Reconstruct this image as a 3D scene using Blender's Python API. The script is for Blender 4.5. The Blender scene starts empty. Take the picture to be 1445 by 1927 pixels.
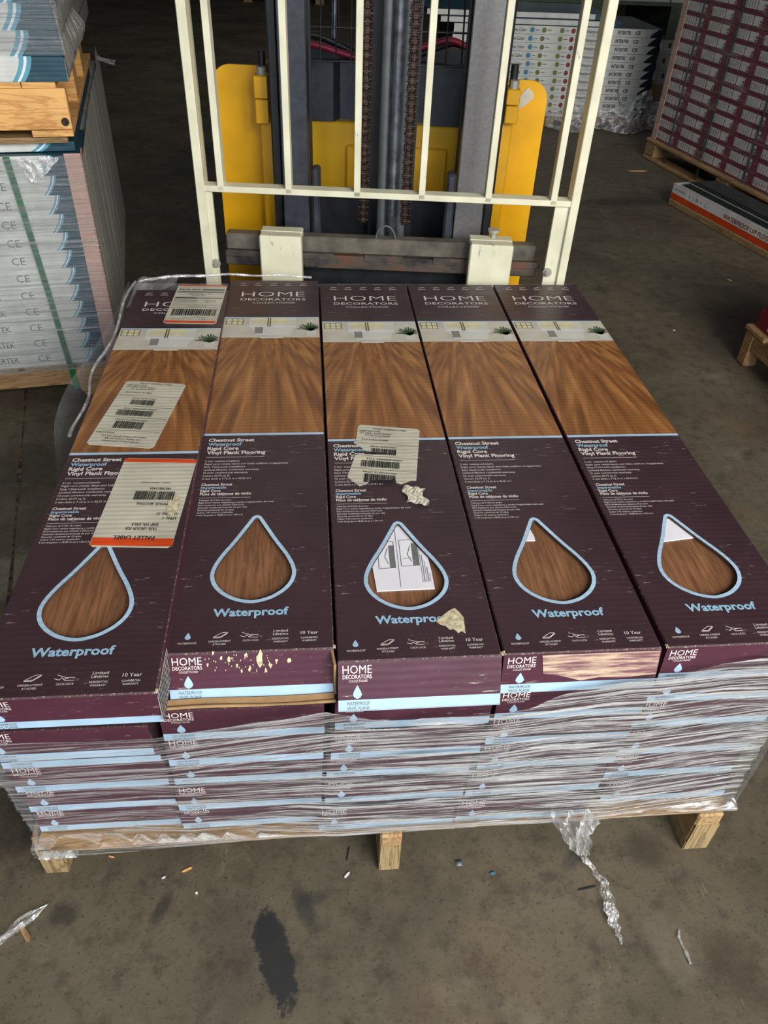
import bpy, math, random
from mathutils import Vector, Matrix
from mathutils.geometry import tessellate_polygon
random.seed(7)
S = bpy.context.scene
COL = S.collection
PI = math.pi

# ------------------------------------------------------------------ camera
CP = Vector((0.3738, -0.5838, 1.1681))
CR = Vector((0.99574529, -0.08374562, 0.03844448))
CU = Vector((0.02348958, 0.63410049, 0.77289379))
CF = Vector((0.08910414, 0.76870231, -0.63336973))
FPX = 1447.4
cam = bpy.data.cameras.new('camera'); camo = bpy.data.objects.new('camera', cam); COL.objects.link(camo)
m = Matrix((CR, CU, -CF)).transposed().to_4x4(); m.translation = CP
camo.matrix_world = m
cam.sensor_fit = 'VERTICAL'; cam.sensor_height = 24.0; cam.lens = FPX / 1927.0 * 24.0
cam.clip_start = 0.02; cam.clip_end = 100
S.camera = camo

# ------------------------------------------------------------------ world and light
w = bpy.data.worlds.new('world'); S.world = w; w.use_nodes = True
bg = w.node_tree.nodes['Background']; bg.inputs[0].default_value = (0.72, 0.84, 1.0, 1); bg.inputs[1].default_value = 1.0
def area(name, loc, target, sx, sy, power, col, spread=PI):
    l = bpy.data.lights.new(name, 'AREA'); l.shape = 'RECTANGLE'; l.size = sx; l.size_y = sy
    l.energy = power; l.color = col; l.spread = spread
    o = bpy.data.objects.new(name, l); COL.objects.link(o); o.location = loc
    d = Vector(target) - Vector(loc); o.rotation_euler = d.to_track_quat('-Z', 'Y').to_euler()
    return o
# daylight pouring through the dock door behind the photographer, and the pale yard light high on its right
area('door_daylight', (2.1, -2.5, 2.3), (0.6, 0.6, 0.2), 2.4, 1.6, 210, (1.0, 0.97, 0.90))
area('door_sky', (0.2, -3.9, 2.4), (0.2, 3.0, 0.6), 3.4, 2.6, 90, (0.86, 0.93, 1.0))
area('back_fill', (1.2, 6.0, 4.7), (1.2, 6.2, 0), 3.0, 3.0, 30, (0.95, 0.97, 1.0))  # added fill lamp overhead, brightens the dark floor at the back
S.view_settings.view_transform = 'Standard'
S.view_settings.look = 'None'
S.view_settings.gamma = 1.0
S.view_settings.use_curve_mapping = False
S.view_settings.exposure = 0.0
S.cycles.transparent_max_bounces = 16
S.cycles.use_denoising = True

# ------------------------------------------------------------------ pixel helpers
def ray(px, py): return CF + CR * ((px - 722.5) / FPX) - CU * ((py - 963.5) / FPX)
def at(px, py, X=None, Y=None, Z=None):
    d = ray(px, py)
    t = (Z - CP.z) / d.z if Z is not None else ((Y - CP.y) / d.y if Y is not None else (X - CP.x) / d.x)
    return CP + d * t
class Frame:
    def __init__(s, ox, oy, deg): s.o = Vector((ox, oy, 0)); s.a = math.radians(deg); s.e = Vector((math.cos(s.a), math.sin(s.a), 0)); s.n = Vector((-math.sin(s.a), math.cos(s.a), 0))
    def hit(s, px, py, d=0.0):
        r_ = ray(px, py); t = (d - (CP - s.o).dot(s.n)) / r_.dot(s.n); p = CP + r_ * t - s.o
        return p.dot(s.e), p.z

# ------------------------------------------------------------------ materials
def lin(c): return tuple(((v / 255) / 12.92 if v / 255 <= .04045 else ((v / 255 + .055) / 1.055) ** 2.4) for v in c) + (1,)
class NT:
    def __init__(s, name):
        s.m = bpy.data.materials.new(name); s.m.use_nodes = True; s.t = s.m.node_tree
        s.b = s.t.nodes['Principled BSDF']; s.out = s.t.nodes['Material Output']
    def n(s, ty, **kw):
        x = s.t.nodes.new(ty)
        for k, v in kw.items():
            if k.startswith('i_'):
                key = k[2:]; key = int(key) if key.isdigit() else key.replace('_', ' ')
                if hasattr(v, 'is_linked') : s.t.links.new(v, x.inputs[key])
                else: x.inputs[key].default_value = v
            else: setattr(x, k, v)
        return x
    def l(s, a, b): s.t.links.new(a, b)
    def coord(s, scale=(1, 1, 1), rot=(0, 0, 0), loc=(0, 0, 0)):
        tc = s.n('ShaderNodeTexCoord'); mp = s.n('ShaderNodeMapping'); s.l(tc.outputs['Object'], mp.inputs[0])
        mp.inputs['Scale'].default_value = scale; mp.inputs['Rotation'].default_value = rot; mp.inputs['Location'].default_value = loc
        return mp.outputs[0]
    def noise(s, vec, scale=5, detail=4, rough=.5, dist=0):
        x = s.n('ShaderNodeTexNoise'); s.l(vec, x.inputs['Vector']); x.inputs['Scale'].default_value = scale
        x.inputs['Detail'].default_value = detail; x.inputs['Roughness'].default_value = rough; x.inputs['Distortion'].default_value = dist
        return x.outputs['Fac']
    def ramp(s, fac, stops):
        x = s.n('ShaderNodeValToRGB'); s.l(fac, x.inputs[0]); e = x.color_ramp.elements
        while len(e) < len(stops): e.new(.5)
        for k, (p, c) in enumerate(stops):
            e[k].position = p; e[k].color = c if len(c) == 4 else c + (1,)
        return x.outputs[0]
    def mask(s, fac, a, b):
        x = s.n('ShaderNodeMapRange'); s.l(fac, x.inputs[0]); x.inputs[1].default_value = a; x.inputs[2].default_value = b; return x.outputs[0]
    def mix(s, fac, a, b, mode='MIX'):
        x = s.n('ShaderNodeMix', data_type='RGBA', blend_type=mode)
        for v, i in ((fac, 0), (a, 6), (b, 7)):
            if hasattr(v, 'is_linked'): s.l(v, x.inputs[i])
            else: x.inputs[i].default_value = v
        return x.outputs[2]
    def math(s, op, a, b=0.0, clamp=False):
        x = s.n('ShaderNodeMath', operation=op, use_clamp=clamp)
        for v, i in ((a, 0), (b, 1)):
            if hasattr(v, 'is_linked'): s.l(v, x.inputs[i])
            else: x.inputs[i].default_value = v
        return x.outputs[0]
    def bump(s, h, strength=.3, dist=.002, prev=None):
        x = s.n('ShaderNodeBump'); s.l(h, x.inputs['Height']); x.inputs['Strength'].default_value = strength; x.inputs['Distance'].default_value = dist
        if prev is not None: s.l(prev, x.inputs['Normal'])
        s.l(x.outputs[0], s.b.inputs['Normal']); return x.outputs[0]
    def set(s, col=None, rough=.5, metal=0, spec=.5):
        if col is not None:
            if hasattr(col, 'is_linked'): s.l(col, s.b.inputs['Base Color'])
            else: s.b.inputs['Base Color'].default_value = col
        if hasattr(rough, 'is_linked'): s.l(rough, s.b.inputs['Roughness'])
        else: s.b.inputs['Roughness'].default_value = rough
        s.b.inputs['Metallic'].default_value = metal; s.b.inputs['Specular IOR Level'].default_value = spec
        return s.m
M = {}
def plain(name, rgb, rough=.5, metal=0, var=.12, sc=30, spec=.5, bump=0):
    k = NT(name); v = k.coord(); n = k.noise(v, sc, 5)
    c = lin(rgb); d = tuple(x * (1 - var * 2) for x in c[:3]) + (1,); e = tuple(min(1, x * (1 + var)) for x in c[:3]) + (1,)
    k.set(k.ramp(n, [(.3, d), (.7, e)]), rough, metal, spec)
    if bump: k.bump(n, bump, .002)
    M[name] = k.m; return k.m
def printed(name, rgb, rough=.38, scuff=.0, corr=.25, axis='y', scuffcol=(190, 180, 165), bend=None):
    """printed corrugated board: faint flutes across the box, scratches showing the paper"""
    k = NT(name); v = k.coord()
    n = k.noise(v, 14, 5); c = lin(rgb)
    base = k.ramp(n, [(.3, tuple(x * .82 for x in c[:3]) + (1,)), (.72, tuple(min(1, x * 1.12) for x in c[:3]) + (1,))])
    if scuff:
        sv = k.coord((14, 90, 90)); a = k.noise(sv, 2.2, 7, .72)
        blot = k.noise(k.coord((1, 1, 1), loc=(3, 1, 0)), 11, 2)
        mk = k.math('MULTIPLY', k.mask(a, .66 - scuff * .06, .72 - scuff * .05), k.mask(blot, .5, .62), True)
        sp = k.noise(k.coord(loc=(9, 2, 1)), 420, 2, .6); mk2 = k.math('MULTIPLY', k.mask(sp, .74, .78), .6)
        mk = k.math('MAXIMUM', mk, mk2, True)
        base = k.mix(mk, base, lin(scuffcol))
    wv = k.n('ShaderNodeTexWave', wave_type='BANDS', bands_direction='Y' if axis == 'y' else 'Z'); k.l(v, wv.inputs[0])
    wv.inputs['Scale'].default_value = 34; wv.inputs['Distortion'].default_value = 1.2; wv.inputs['Detail'].default_value = 2
    wv.inputs['Detail Scale'].default_value = .6
    nb = k.bump(wv.outputs['Fac'], corr, .0012); nb = k.bump(k.noise(k.coord((1, 2.5, 2.5)), 9, 3), .35, .004, nb)
    k.set(base, rough); M[name] = k.m; return k.m
printed('plum_print', (62, 43, 48), .38, 1.0, .14)
printed('plum_front_lit', (76, 38, 53), .40, 1.0, .08, 'z')  # same ink as plum_print, with the light on carton ends in its colour
printed('blue_print', (168, 198, 222), .4, .4, .12)
printed('white_board', (205, 205, 200), .45, .0, .1, 'z')
printed('teal_board', (22, 66, 80), .4, .3, .1, 'z')
printed('red_board', (112, 24, 44), .45, .2, .1, 'z')
printed('navy_board', (16, 30, 44), .45, .2, .1, 'z')
printed('orange_board', (196, 64, 18), .45, .3, .1, 'z')
printed('grey_board', (150, 148, 145), .5, .2, .1, 'z')
printed('sticker', (196, 190, 172), .5, .0, .2)
printed('sticker_orange', (214, 72, 24), .45, .0, .15)
plain('white_ink', (226, 216, 212), .5, var=.1, sc=300)
plain('blue_ink', (150, 190, 215), .5, var=.1, sc=300)
plain('black_ink', (34, 32, 32), .6, var=.1)
plain('grey_ink', (110, 112, 112), .6, var=.1)
plain('teal_ink', (84, 152, 172), .5, var=.08)
plain('icon_blue', (60, 130, 160), .6); plain('icon_green', (110, 120, 50), .6); plain('icon_red', (130, 50, 40), .6)
plain('cut_edge', (70, 52, 42), .8)  # board edge coloured dark brown to carry the shadow inside the window
plain('brown_board', (160, 126, 88), .8, var=.1, sc=60, bump=.1)
plain('torn_paper', (206, 194, 160), .9, var=.25, sc=160, bump=.5)
plain('paper', (228, 226, 234), .7, var=.04, sc=12, bump=.15)
plain('corner_board_paper', (190, 152, 136), .7, var=.06, sc=20)
plain('tub_white', (206, 204, 196), .5, var=.05); plain('bath_wall', (196, 190, 176), .5, var=.07, sc=20); plain('bath_window', (214, 206, 170), .5, var=.1)
plain('frame_brown', (110, 92, 66), .5); plain('plant_green', (52, 78, 48), .6, var=.2, sc=200); plain('towel_grey', (140, 136, 130), .6)
plain('carriage_grey', (98, 92, 82), .5, .2, var=.25, sc=30, bump=.1)
plain('black_paint', (34, 36, 40), .38, var=.2, sc=25); plain('mast_grey', (58, 62, 70), .42, .25, var=.15, sc=60, bump=.1)
plain('mast_steel', (112, 110, 110), .38, .3, var=.08, sc=120, bump=.12)
plain('tube_grey', (92, 96, 98), .45, .2, var=.12, sc=40); plain('rod_steel', (120, 124, 132), .3, .8, var=.3, sc=40)
plain('yellow_paint', (228, 168, 14), .33, var=.07, sc=12); plain('yellow_body', (222, 172, 20), .35, var=.08, sc=8)
plain('chain_brown', (70, 54, 46), .45, .6, var=.4, sc=120); plain('bolt_steel', (170, 168, 156), .4, .25, var=.1)
plain('cable_red', (150, 30, 60), .45); plain('cable_black', (30, 32, 32), .5)
plain('strap_green', (20, 104, 62), .4, var=.15, sc=40); plain('strap_dark', (50, 62, 56), .5)
plain('green_pallet', (62, 78, 58), .7, var=.2); plain('plastic_scrap', (200, 200, 196), .3, var=.2)
plain('dark_plank', (44, 48, 48), .5, var=.2, sc=20); plain('wall_paint', (96, 94, 88), .9, var=.1, sc=2); plain('edge_white', (170, 170, 165), .6)
plain('ceiling_paint', (80, 80, 78), .9, var=.1, sc=2)
# worn cardboard edge
k = NT('worn_edge'); v = k.coord((60, 60, 60)); a = k.noise(v, 4, 5, .7)
k.set(k.mix(k.mask(a, .55, .66), lin((66, 44, 50)), lin((160, 140, 120))), .7); M['worn_edge'] = k.m
k = NT('cream_scuff'); a = k.noise(k.coord((9, 9, 130)), 1.5, 6, .7); b_ = k.noise(k.coord((8, 8, 30)), 2, 3)
k.set(k.mix(k.mask(k.math('ADD', k.math('MULTIPLY', a, .7), k.math('MULTIPLY', b_, .3)), .42, .56), lin((112, 72, 82)), lin((196, 172, 148))), .55); M['cream_scuff'] = k.m
# cream paint with chips
k = NT('cream_paint'); v = k.coord(); a = k.noise(k.coord((1, 1, .35)), 70, 6, .7); b_ = k.noise(k.coord(loc=(5, 5, 5)), 9, 3)
chip = k.math('MULTIPLY', k.mask(a, .6, .66), k.mask(b_, .52, .6), True)
base = k.ramp(k.noise(v, 12, 4), [(.3, lin((198, 194, 168))), (.7, lin((224, 220, 194)))])
k.set(k.mix(chip, base, k.mix(k.mask(b_, .6, .7), lin((92, 118, 128)), lin((110, 70, 52)))), .42); k.bump(a, .12, .001); M['cream_paint'] = k.m
# rusty carriage
k = NT('rusty_steel'); a = k.noise(k.coord((.6, 1, 1)), 14, 6, .65); 
k.set(k.ramp(a, [(.35, lin((40, 38, 40))), (.5, lin((84, 76, 68))), (.62, lin((112, 70, 50))), (.75, lin((70, 46, 36)))]), .55, .35); k.bump(a, .25, .002); M['rusty_steel'] = k.m
# wood
def wood(name, c1, c2, ax='x', rough=.7, sc=1.0, knots=True):
    k = NT(name); s_ = {'x': (2.0, 22, 22), 'y': (22, 2.0, 22), 'z': (22, 22, 2.0)}[ax]
    v = k.coord(tuple(q * sc for q in s_)); n = k.noise(v, 1.6, 5, .6, 1.4)
    wv = k.math('FRACT', k.math('MULTIPLY', n, 7)); wv = k.math('ABSOLUTE', k.math('SUBTRACT', wv, .5))
    c = k.ramp(wv, [(.0, lin(c2)), (.28, lin(c1)), (.5, tuple(x * 1.05 for x in lin(c1)[:3]) + (1,))])
    dirt = k.mask(k.noise(k.coord(loc=(2, 2, 2)), 6, 5, .6), .5, .75)
    c = k.mix(k.math('MULTIPLY', dirt, .45), c, tuple(x * .35 for x in lin(c2)[:3]) + (1,))
    k.set(c, rough); k.bump(n, .25, .002); M[name] = k.m
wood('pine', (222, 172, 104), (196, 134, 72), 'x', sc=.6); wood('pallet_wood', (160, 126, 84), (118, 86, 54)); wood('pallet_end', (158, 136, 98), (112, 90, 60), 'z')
wood('pallet_dark', (150, 122, 84), (112, 84, 52)); wood('pallet_wood_y', (172, 140, 98), (134, 102, 66), 'y')
# vinyl plank seen in the window
k = NT('vinyl_wood'); n = k.noise(k.coord((95, 7, 30)), 2.0, 6, .7, .6); n2 = k.noise(k.coord((20, 2.4, 8), loc=(4, 1, 0)), 2, 3, .5, 1)
c = k.ramp(n, [(.3, lin((84, 54, 36))), (.5, lin((124, 84, 56))), (.7, lin((150, 106, 74)))])
k.set(k.mix(k.mask(n2, .45, .7), c, lin((104, 70, 48)), 'MULTIPLY'), .45); k.t.nodes['Mix'].inputs[0].default_value = .5
k.set(k.mix(k.math('MULTIPLY', k.mask(n2, .45, .7), .35), c, lin((60, 38, 26))), .5); k.bump(n, .2, .001); M['vinyl_wood'] = k.m
# printed picture of a chestnut floor: boards running away to the bathroom
k = NT('floor_picture'); tc = k.n('ShaderNodeTexCoord'); sx = k.n('ShaderNodeSeparateXYZ'); k.l(tc.outputs['Object'], sx.inputs[0])
dx = k.math('SUBTRACT', sx.outputs[0], .097); dy = k.math('SUBTRACT', .93, sx.outputs[1]); a = k.math('DIVIDE', dx, dy)
dep = k.math('DIVIDE', .35, dy)
cb = k.n('ShaderNodeCombineXYZ'); k.l(k.math('MULTIPLY', a, 1.0), cb.inputs[0]); k.l(k.math('MULTIPLY', dep, .07), cb.inputs[1])
n = k.noise(cb.outputs[0], 20, 4, .6, .25)
cb2 = k.n('ShaderNodeCombineXYZ'); k.l(k.math('MULTIPLY', a, 7), cb2.inputs[0]); k.l(dep, cb2.inputs[1]); n2 = k.noise(cb2.outputs[0], 1.6, 5, .6, .5)
c = k.ramp(n, [(.28, lin((92, 56, 30))), (.5, lin((142, 92, 50))), (.72, lin((182, 130, 76)))])
c = k.mix(k.math('MULTIPLY', k.mask(n2, .48, .7), .7), c, lin((92, 54, 30)))
wv = k.n('ShaderNodeTexWave', wave_type='BANDS', bands_direction='Y'); k.l(tc.outputs['Object'], wv.inputs[0]); wv.inputs['Scale'].default_value = 34; wv.inputs['Distortion'].default_value = 1.2
k.bump(wv.outputs['Fac'], .12, .0012); k.set(c, .34); M['floor_picture'] = k.m
# concrete
k = NT('concrete'); v = k.coord(); a = k.noise(v, 2.2, 8, .62); b_ = k.noise(v, 26, 6, .7); g = k.noise(v, 160, 3, .6)
c = k.ramp(a, [(.28, lin((68, 60, 49))), (.5, lin((90, 82, 67))), (.72, lin((102, 93, 77)))])
c = k.mix(k.math('MULTIPLY', k.mask(b_, .50, .66), .55), c, lin((56, 49, 40)))
c = k.mix(k.math('MULTIPLY', k.mask(k.noise(k.coord(loc=(11, 5, 0)), 9, 7, .75), .54, .68), .6), c, lin((48, 43, 37)))
c = k.mix(k.math('MULTIPLY', k.mask(k.noise(k.coord(loc=(4, 15, 0)), 7, 6, .7), .56, .70), .35), c, lin((132, 122, 102)))
c = k.mix(k.math('MULTIPLY', k.mask(k.noise(k.coord((60, 9, 1), (0, 0, .5)), 1, 4, .7), .68, .74), .3), c, lin((150, 144, 128)))
c = k.mix(k.math('MULTIPLY', k.mask(g, .60, .66), .6), c, lin((48, 43, 38)))
c = k.mix(k.math('MULTIPLY', k.mask(k.noise(v, 300, 2, .5), .74, .78), .6), c, lin((190, 184, 168)))
c = k.mix(k.math('MULTIPLY', k.mask(k.noise(k.coord(loc=(7, 3, 0)), 1.3, 6, .7), .56, .66), .45), c, lin((52, 48, 44)))
rust = k.mask(k.noise(k.coord(loc=(1, 8, 0)), 3.0, 4, .6), .58, .72); c = k.mix(k.math('MULTIPLY', rust, .3), c, lin((104, 74, 52)))
sep = k.n('ShaderNodeSeparateXYZ'); k.l(v, sep.inputs[0]); warp = k.noise(v, 22, 8, .78)
def stain(px, py, rx, ry, rot, col, amt):
    global c
    p = at(px, py, Z=0); ca, sa = math.cos(rot), math.sin(rot)
    x_ = k.math('SUBTRACT', sep.outputs[0], p.x); y_ = k.math('SUBTRACT', sep.outputs[1], p.y)
    u_ = k.math('DIVIDE', k.math('ADD', k.math('MULTIPLY', x_, ca), k.math('MULTIPLY', y_, sa)), rx)
    v_ = k.math('DIVIDE', k.math('SUBTRACT', k.math('MULTIPLY', y_, ca), k.math('MULTIPLY', x_, sa)), ry)
    d = k.math('ADD', k.math('MULTIPLY', u_, u_), k.math('MULTIPLY', v_, v_))
    d = k.math('ADD', d, k.math('MULTIPLY', k.math('SUBTRACT', warp, .5), 4.2))
    x = k.n('ShaderNodeMapRange'); k.l(d, x.inputs[0]); x.inputs[1].default_value = 1.5 if amt < .75 else 1.05; x.inputs[2].default_value = .1 if amt < .75 else .7
    c = k.mix(k.math('MULTIPLY', x.outputs[0], amt), c, lin(col))
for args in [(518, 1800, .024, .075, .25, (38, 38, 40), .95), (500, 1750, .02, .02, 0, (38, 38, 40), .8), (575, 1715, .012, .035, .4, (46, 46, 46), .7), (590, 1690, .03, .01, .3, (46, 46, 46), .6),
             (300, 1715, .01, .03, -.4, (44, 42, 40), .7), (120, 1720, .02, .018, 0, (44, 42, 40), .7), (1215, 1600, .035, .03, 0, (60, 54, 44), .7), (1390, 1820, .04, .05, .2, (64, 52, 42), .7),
             (1030, 1650, .015, .01, 0, (60, 54, 50), .6), (60, 1450, .07, .1, .2, (40, 38, 34), .7), (20, 1560, .05, .06, .2, (44, 38, 32), .7), (1200, 380, .4, .07, .1, (40, 36, 32), .6),
             (1300, 900, .08, .012, -.4, (70, 62, 46), .6), (1130, 545, .03, .04, 0, (48, 42, 36), .5), (30, 1080, .06, .07, .2, (150, 142, 124), .5), 
             (1075, 1620, .02, .012, .7, (44, 48, 52), .5), (40, 880, .1, .12, 0, (50, 46, 38), .6), (1270, 1790, .03, .05, .3, (120, 112, 98), .4)]: stain(*args)
k.set(c, k.ramp(a, [(.3, (.55, .55, .55)), (.7, (.8, .8, .8))]), 0, .35); nb = k.bump(b_, .25, .004); k.bump(g, .2, .001, nb); M['concrete'] = k.m
# stretch film: white streaks paint daylight glints onto the scattering creases
def film(name, sx, sy, sz, clear=.1, streak=.45, lo=.5, hi=.7, rough=.22, tint=(232, 236, 240), xs=None, gl_=.45, bm=.9):
    k = NT(name); k.t.nodes.remove(k.b)
    v = k.coord((sx, sy, sz), (0, math.radians(2.2) if 'front' in name else 0, 0)); n = k.noise(v, 1.0, 6, .66, .35)
    n2 = k.noise(k.coord((sx * .5, sy * .5, sz * .28), loc=(3, 3, 3)), 1.0, 3, .6)
    amt = k.mask(n, lo, hi); amt = k.math('MULTIPLY', amt, k.mask(n2, .25, .52), True)
    fac = k.math('ADD', k.math('MULTIPLY', amt, streak), clear, True)
    if xs:   # more turns of film and stronger painted glints towards one end
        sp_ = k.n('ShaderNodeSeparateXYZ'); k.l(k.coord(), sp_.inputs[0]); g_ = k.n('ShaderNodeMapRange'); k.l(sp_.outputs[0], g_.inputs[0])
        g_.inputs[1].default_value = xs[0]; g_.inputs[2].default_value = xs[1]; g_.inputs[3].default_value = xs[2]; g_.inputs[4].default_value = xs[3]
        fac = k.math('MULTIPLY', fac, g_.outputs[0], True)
    bp = k.n('ShaderNodeBump'); k.l(n, bp.inputs['Height']); bp.inputs['Strength'].default_value = bm; bp.inputs['Distance'].default_value = .02
    gl = k.n('ShaderNodeBsdfGlossy'); gl.inputs['Roughness'].default_value = rough; gl.inputs['Color'].default_value = (1, 1, 1, 1); k.l(bp.outputs[0], gl.inputs['Normal'])
    df = k.n('ShaderNodeBsdfDiffuse'); df.inputs['Color'].default_value = lin(tint); k.l(bp.outputs[0], df.inputs['Normal'])
    tl = k.n('ShaderNodeBsdfTranslucent'); tl.inputs['Color'].default_value = lin(tint)
    a1 = k.n('ShaderNodeMixShader'); a1.inputs[0].default_value = .15; k.l(df.outputs[0], a1.inputs[1]); k.l(tl.outputs[0], a1.inputs[2])
    a2 = k.n('ShaderNodeMixShader'); a2.inputs[0].default_value = gl_; k.l(a1.outputs[0], a2.inputs[1]); k.l(gl.outputs[0], a2.inputs[2])
    tr = k.n('ShaderNodeBsdfTransparent'); mx = k.n('ShaderNodeMixShader'); k.l(fac, mx.inputs[0]); k.l(tr.outputs[0], mx.inputs[1]); k.l(a2.outputs[0], mx.inputs[2])
    k.l(mx.outputs[0], k.out.inputs[0]); M[name] = k.m
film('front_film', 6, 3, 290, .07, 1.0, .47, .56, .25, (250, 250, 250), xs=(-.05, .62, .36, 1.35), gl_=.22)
film('side_film', 20, 6, 6, .14, .35, .45, .7)
film('stack_film', 1.6, 1.6, 150, .24, .4, .45, .65, .22)
film('stack_side_film', 50, 50, 2.2, .55, .4, .4, .6, .3, (225, 225, 215))
film('red_film', 6, 2.2, 60, .10, .4, .5, .7, .3, (190, 180, 180))
film('loose_film', 34, 34, 34, .22, .7, .46, .6, .15, (245, 245, 245), bm=.5)

# ------------------------------------------------------------------ mesh builder
TXT = {}
def text_data(s, bold, shear):
    key = (s, bold, shear)
    if key not in TXT:
        c = bpy.data.curves.new('t', 'FONT'); c.body = s; c.size = 1; c.resolution_u = 2; c.offset = bold; c.shear = shear; c.fill_mode = 'FRONT'
        o = bpy.data.objects.new('t', c); me = bpy.data.meshes.new_from_object(o)
        TXT[key] = ([tuple(v.co[:2]) for v in me.vertices], [tuple(p.vertices) for p in me.polygons])
        bpy.data.objects.remove(o); bpy.data.curves.remove(c); bpy.data.meshes.remove(me)
    return TXT[key]
class MB:
    def __init__(s): s.v = []; s.f = []; s.mi = []; s.ms = []; s.sm = []; s.T = Matrix()
    def mat(s, name):
        if name not in s.ms: s.ms.append(name)
        return s.ms.index(name)
    def add(s, vs, fs, mat, smooth=False):
        o = len(s.v); k_ = s.mat(mat); s.v += [tuple(s.T @ Vector(x)) for x in vs]
        for f in fs: s.f.append(tuple(i + o for i in f)); s.mi.append(k_); s.sm.append(smooth)
        return s
    def box(s, x0, x1, y0, y1, z0, z1, mat, rot=None, ch=0):
        x0, x1 = sorted((x0, x1)); y0, y1 = sorted((y0, y1)); z0, z1 = sorted((z0, z1))
        if ch:
            c = min(ch, (x1 - x0) / 3, (y1 - y0) / 3, (z1 - z0) / 3); vs = []; 
            import itertools
            # chamfered box: 24 verts
            for sx in (0, 1):
                for sy in (0, 1):
                    for sz in (0, 1):
                        X, Y, Z = (x0, x1)[sx], (y0, y1)[sy], (z0, z1)[sz]; dx, dy, dz = c * (1 - 2 * sx), c * (1 - 2 * sy), c * (1 - 2 * sz)
                        vs += [(X, Y + dy, Z + dz), (X + dx, Y, Z + dz), (X + dx, Y + dy, Z)]
            I = lambda a, b, c_, k_: (a * 4 + b * 2 + c_) * 3 + k_
            fs = [(I(0,0,0,0), I(0,0,1,0), I(0,1,1,0), I(0,1,0,0)), (I(1,0,0,0), I(1,1,0,0), I(1,1,1,0), I(1,0,1,0)),
                  (I(0,0,0,1), I(1,0,0,1), I(1,0,1,1), I(0,0,1,1)), (I(0,1,0,1), I(0,1,1,1), I(1,1,1,1), I(1,1,0,1)),
                  (I(0,0,0,2), I(0,1,0,2), I(1,1,0,2), I(1,0,0,2)), (I(0,0,1,2), I(1,0,1,2), I(1,1,1,2), I(0,1,1,2))]
            for a in (0, 1):
                for b in (0, 1):
                    fs += [(I(a,b,0,0), I(a,b,1,0), I(a,b,1,1), I(a,b,0,1)), (I(a,0,b,0), I(a,1,b,0), I(a,1,b,2), I(a,0,b,2)), (I(0,a,b,1), I(1,a,b,1), I(1,a,b,2), I(0,a,b,2))]
            for a in (0, 1):
                for b in (0, 1):
                    for c_ in (0, 1): fs.append((I(a,b,c_,0), I(a,b,c_,1), I(a,b,c_,2)))
        else:
            vs = [(x, y, z) for x in (x0, x1) for y in (y0, y1) for z in (z0, z1)]
            fs = [(0, 1, 3, 2), (4, 6, 7, 5), (0, 4, 5, 1), (2, 3, 7, 6), (0, 2, 6, 4), (1, 5, 7, 3)]
        if rot is not None:
            cc = Vector(((x0 + x1) / 2, (y0 + y1) / 2, (z0 + z1) / 2)); vs = [tuple(rot @ (Vector(q) - cc) + cc) for q in vs]
        return s.add(vs, fs, mat)
    def poly(s, loops, fn, mat):
        """flat polygon with holes; loops of (u,v), fn(u,v)->xyz"""
        L = [[Vector((a, b, 0)) for a, b in lp] for lp in loops]; flat = [p for lp in L for p in lp]
        tris = tessellate_polygon(L)
        return s.add([fn(p.x, p.y) for p in flat], [tuple(t) for t in tris], mat)
    def prism(s, pts, fn, d, mat):
        """pts (u,v); fn(u,v,w)->xyz ; extruded w from 0 to d"""
        n = len(pts); tr = tessellate_polygon([[Vector((a, b, 0)) for a, b in pts]])
        s.add([fn(a, b, 0) for a, b in pts], [tuple(t) for t in tr], mat); s.add([fn(a, b, d) for a, b in pts], [tuple(t) for t in tr], mat)
        s.add([fn(a, b, 0) for a, b in pts] + [fn(a, b, d) for a, b in pts], [(i, (i + 1) % n, n + (i + 1) % n, n + i) for i in range(n)], mat)
        return s
    def tube(s, pts, r, mat, seg=10, caps=True):
        P_ = [Vector(p) for p in pts]; rs = r if isinstance(r, (list, tuple)) else [r] * len(P_); vs = []; fs = []; up = None
        for i, p in enumerate(P_):
            t = (P_[min(i + 1, len(P_) - 1)] - P_[max(i - 1, 0)]).normalized()
            if up is None: up = t.orthogonal().normalized()
            up = (up - t * up.dot(t)).normalized(); sd = t.cross(up)
            for j in range(seg):
                a_ = 2 * PI * j / seg; vs.append(tuple(p + (up * math.cos(a_) + sd * math.sin(a_)) * rs[i]))
        for i in range(len(P_) - 1):
            for j in range(seg): fs.append((i * seg + j, i * seg + (j + 1) % seg, (i + 1) * seg + (j + 1) % seg, (i + 1) * seg + j))
        s.add(vs, fs, mat, True)
        if caps: s.add(vs[:seg] + vs[-seg:], [tuple(range(seg))[::-1], tuple(range(seg, 2 * seg))], mat)
        return s
    def grid(s, nu, nv, fn, mat, smooth=True):
        vs = [fn(i / nu, j / nv) for j in range(nv + 1) for i in range(nu + 1)]
        return s.add(vs, [(j * (nu + 1) + i, j * (nu + 1) + i + 1, (j + 1) * (nu + 1) + i + 1, (j + 1) * (nu + 1) + i) for j in range(nv) for i in range(nu)], mat, smooth)
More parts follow.
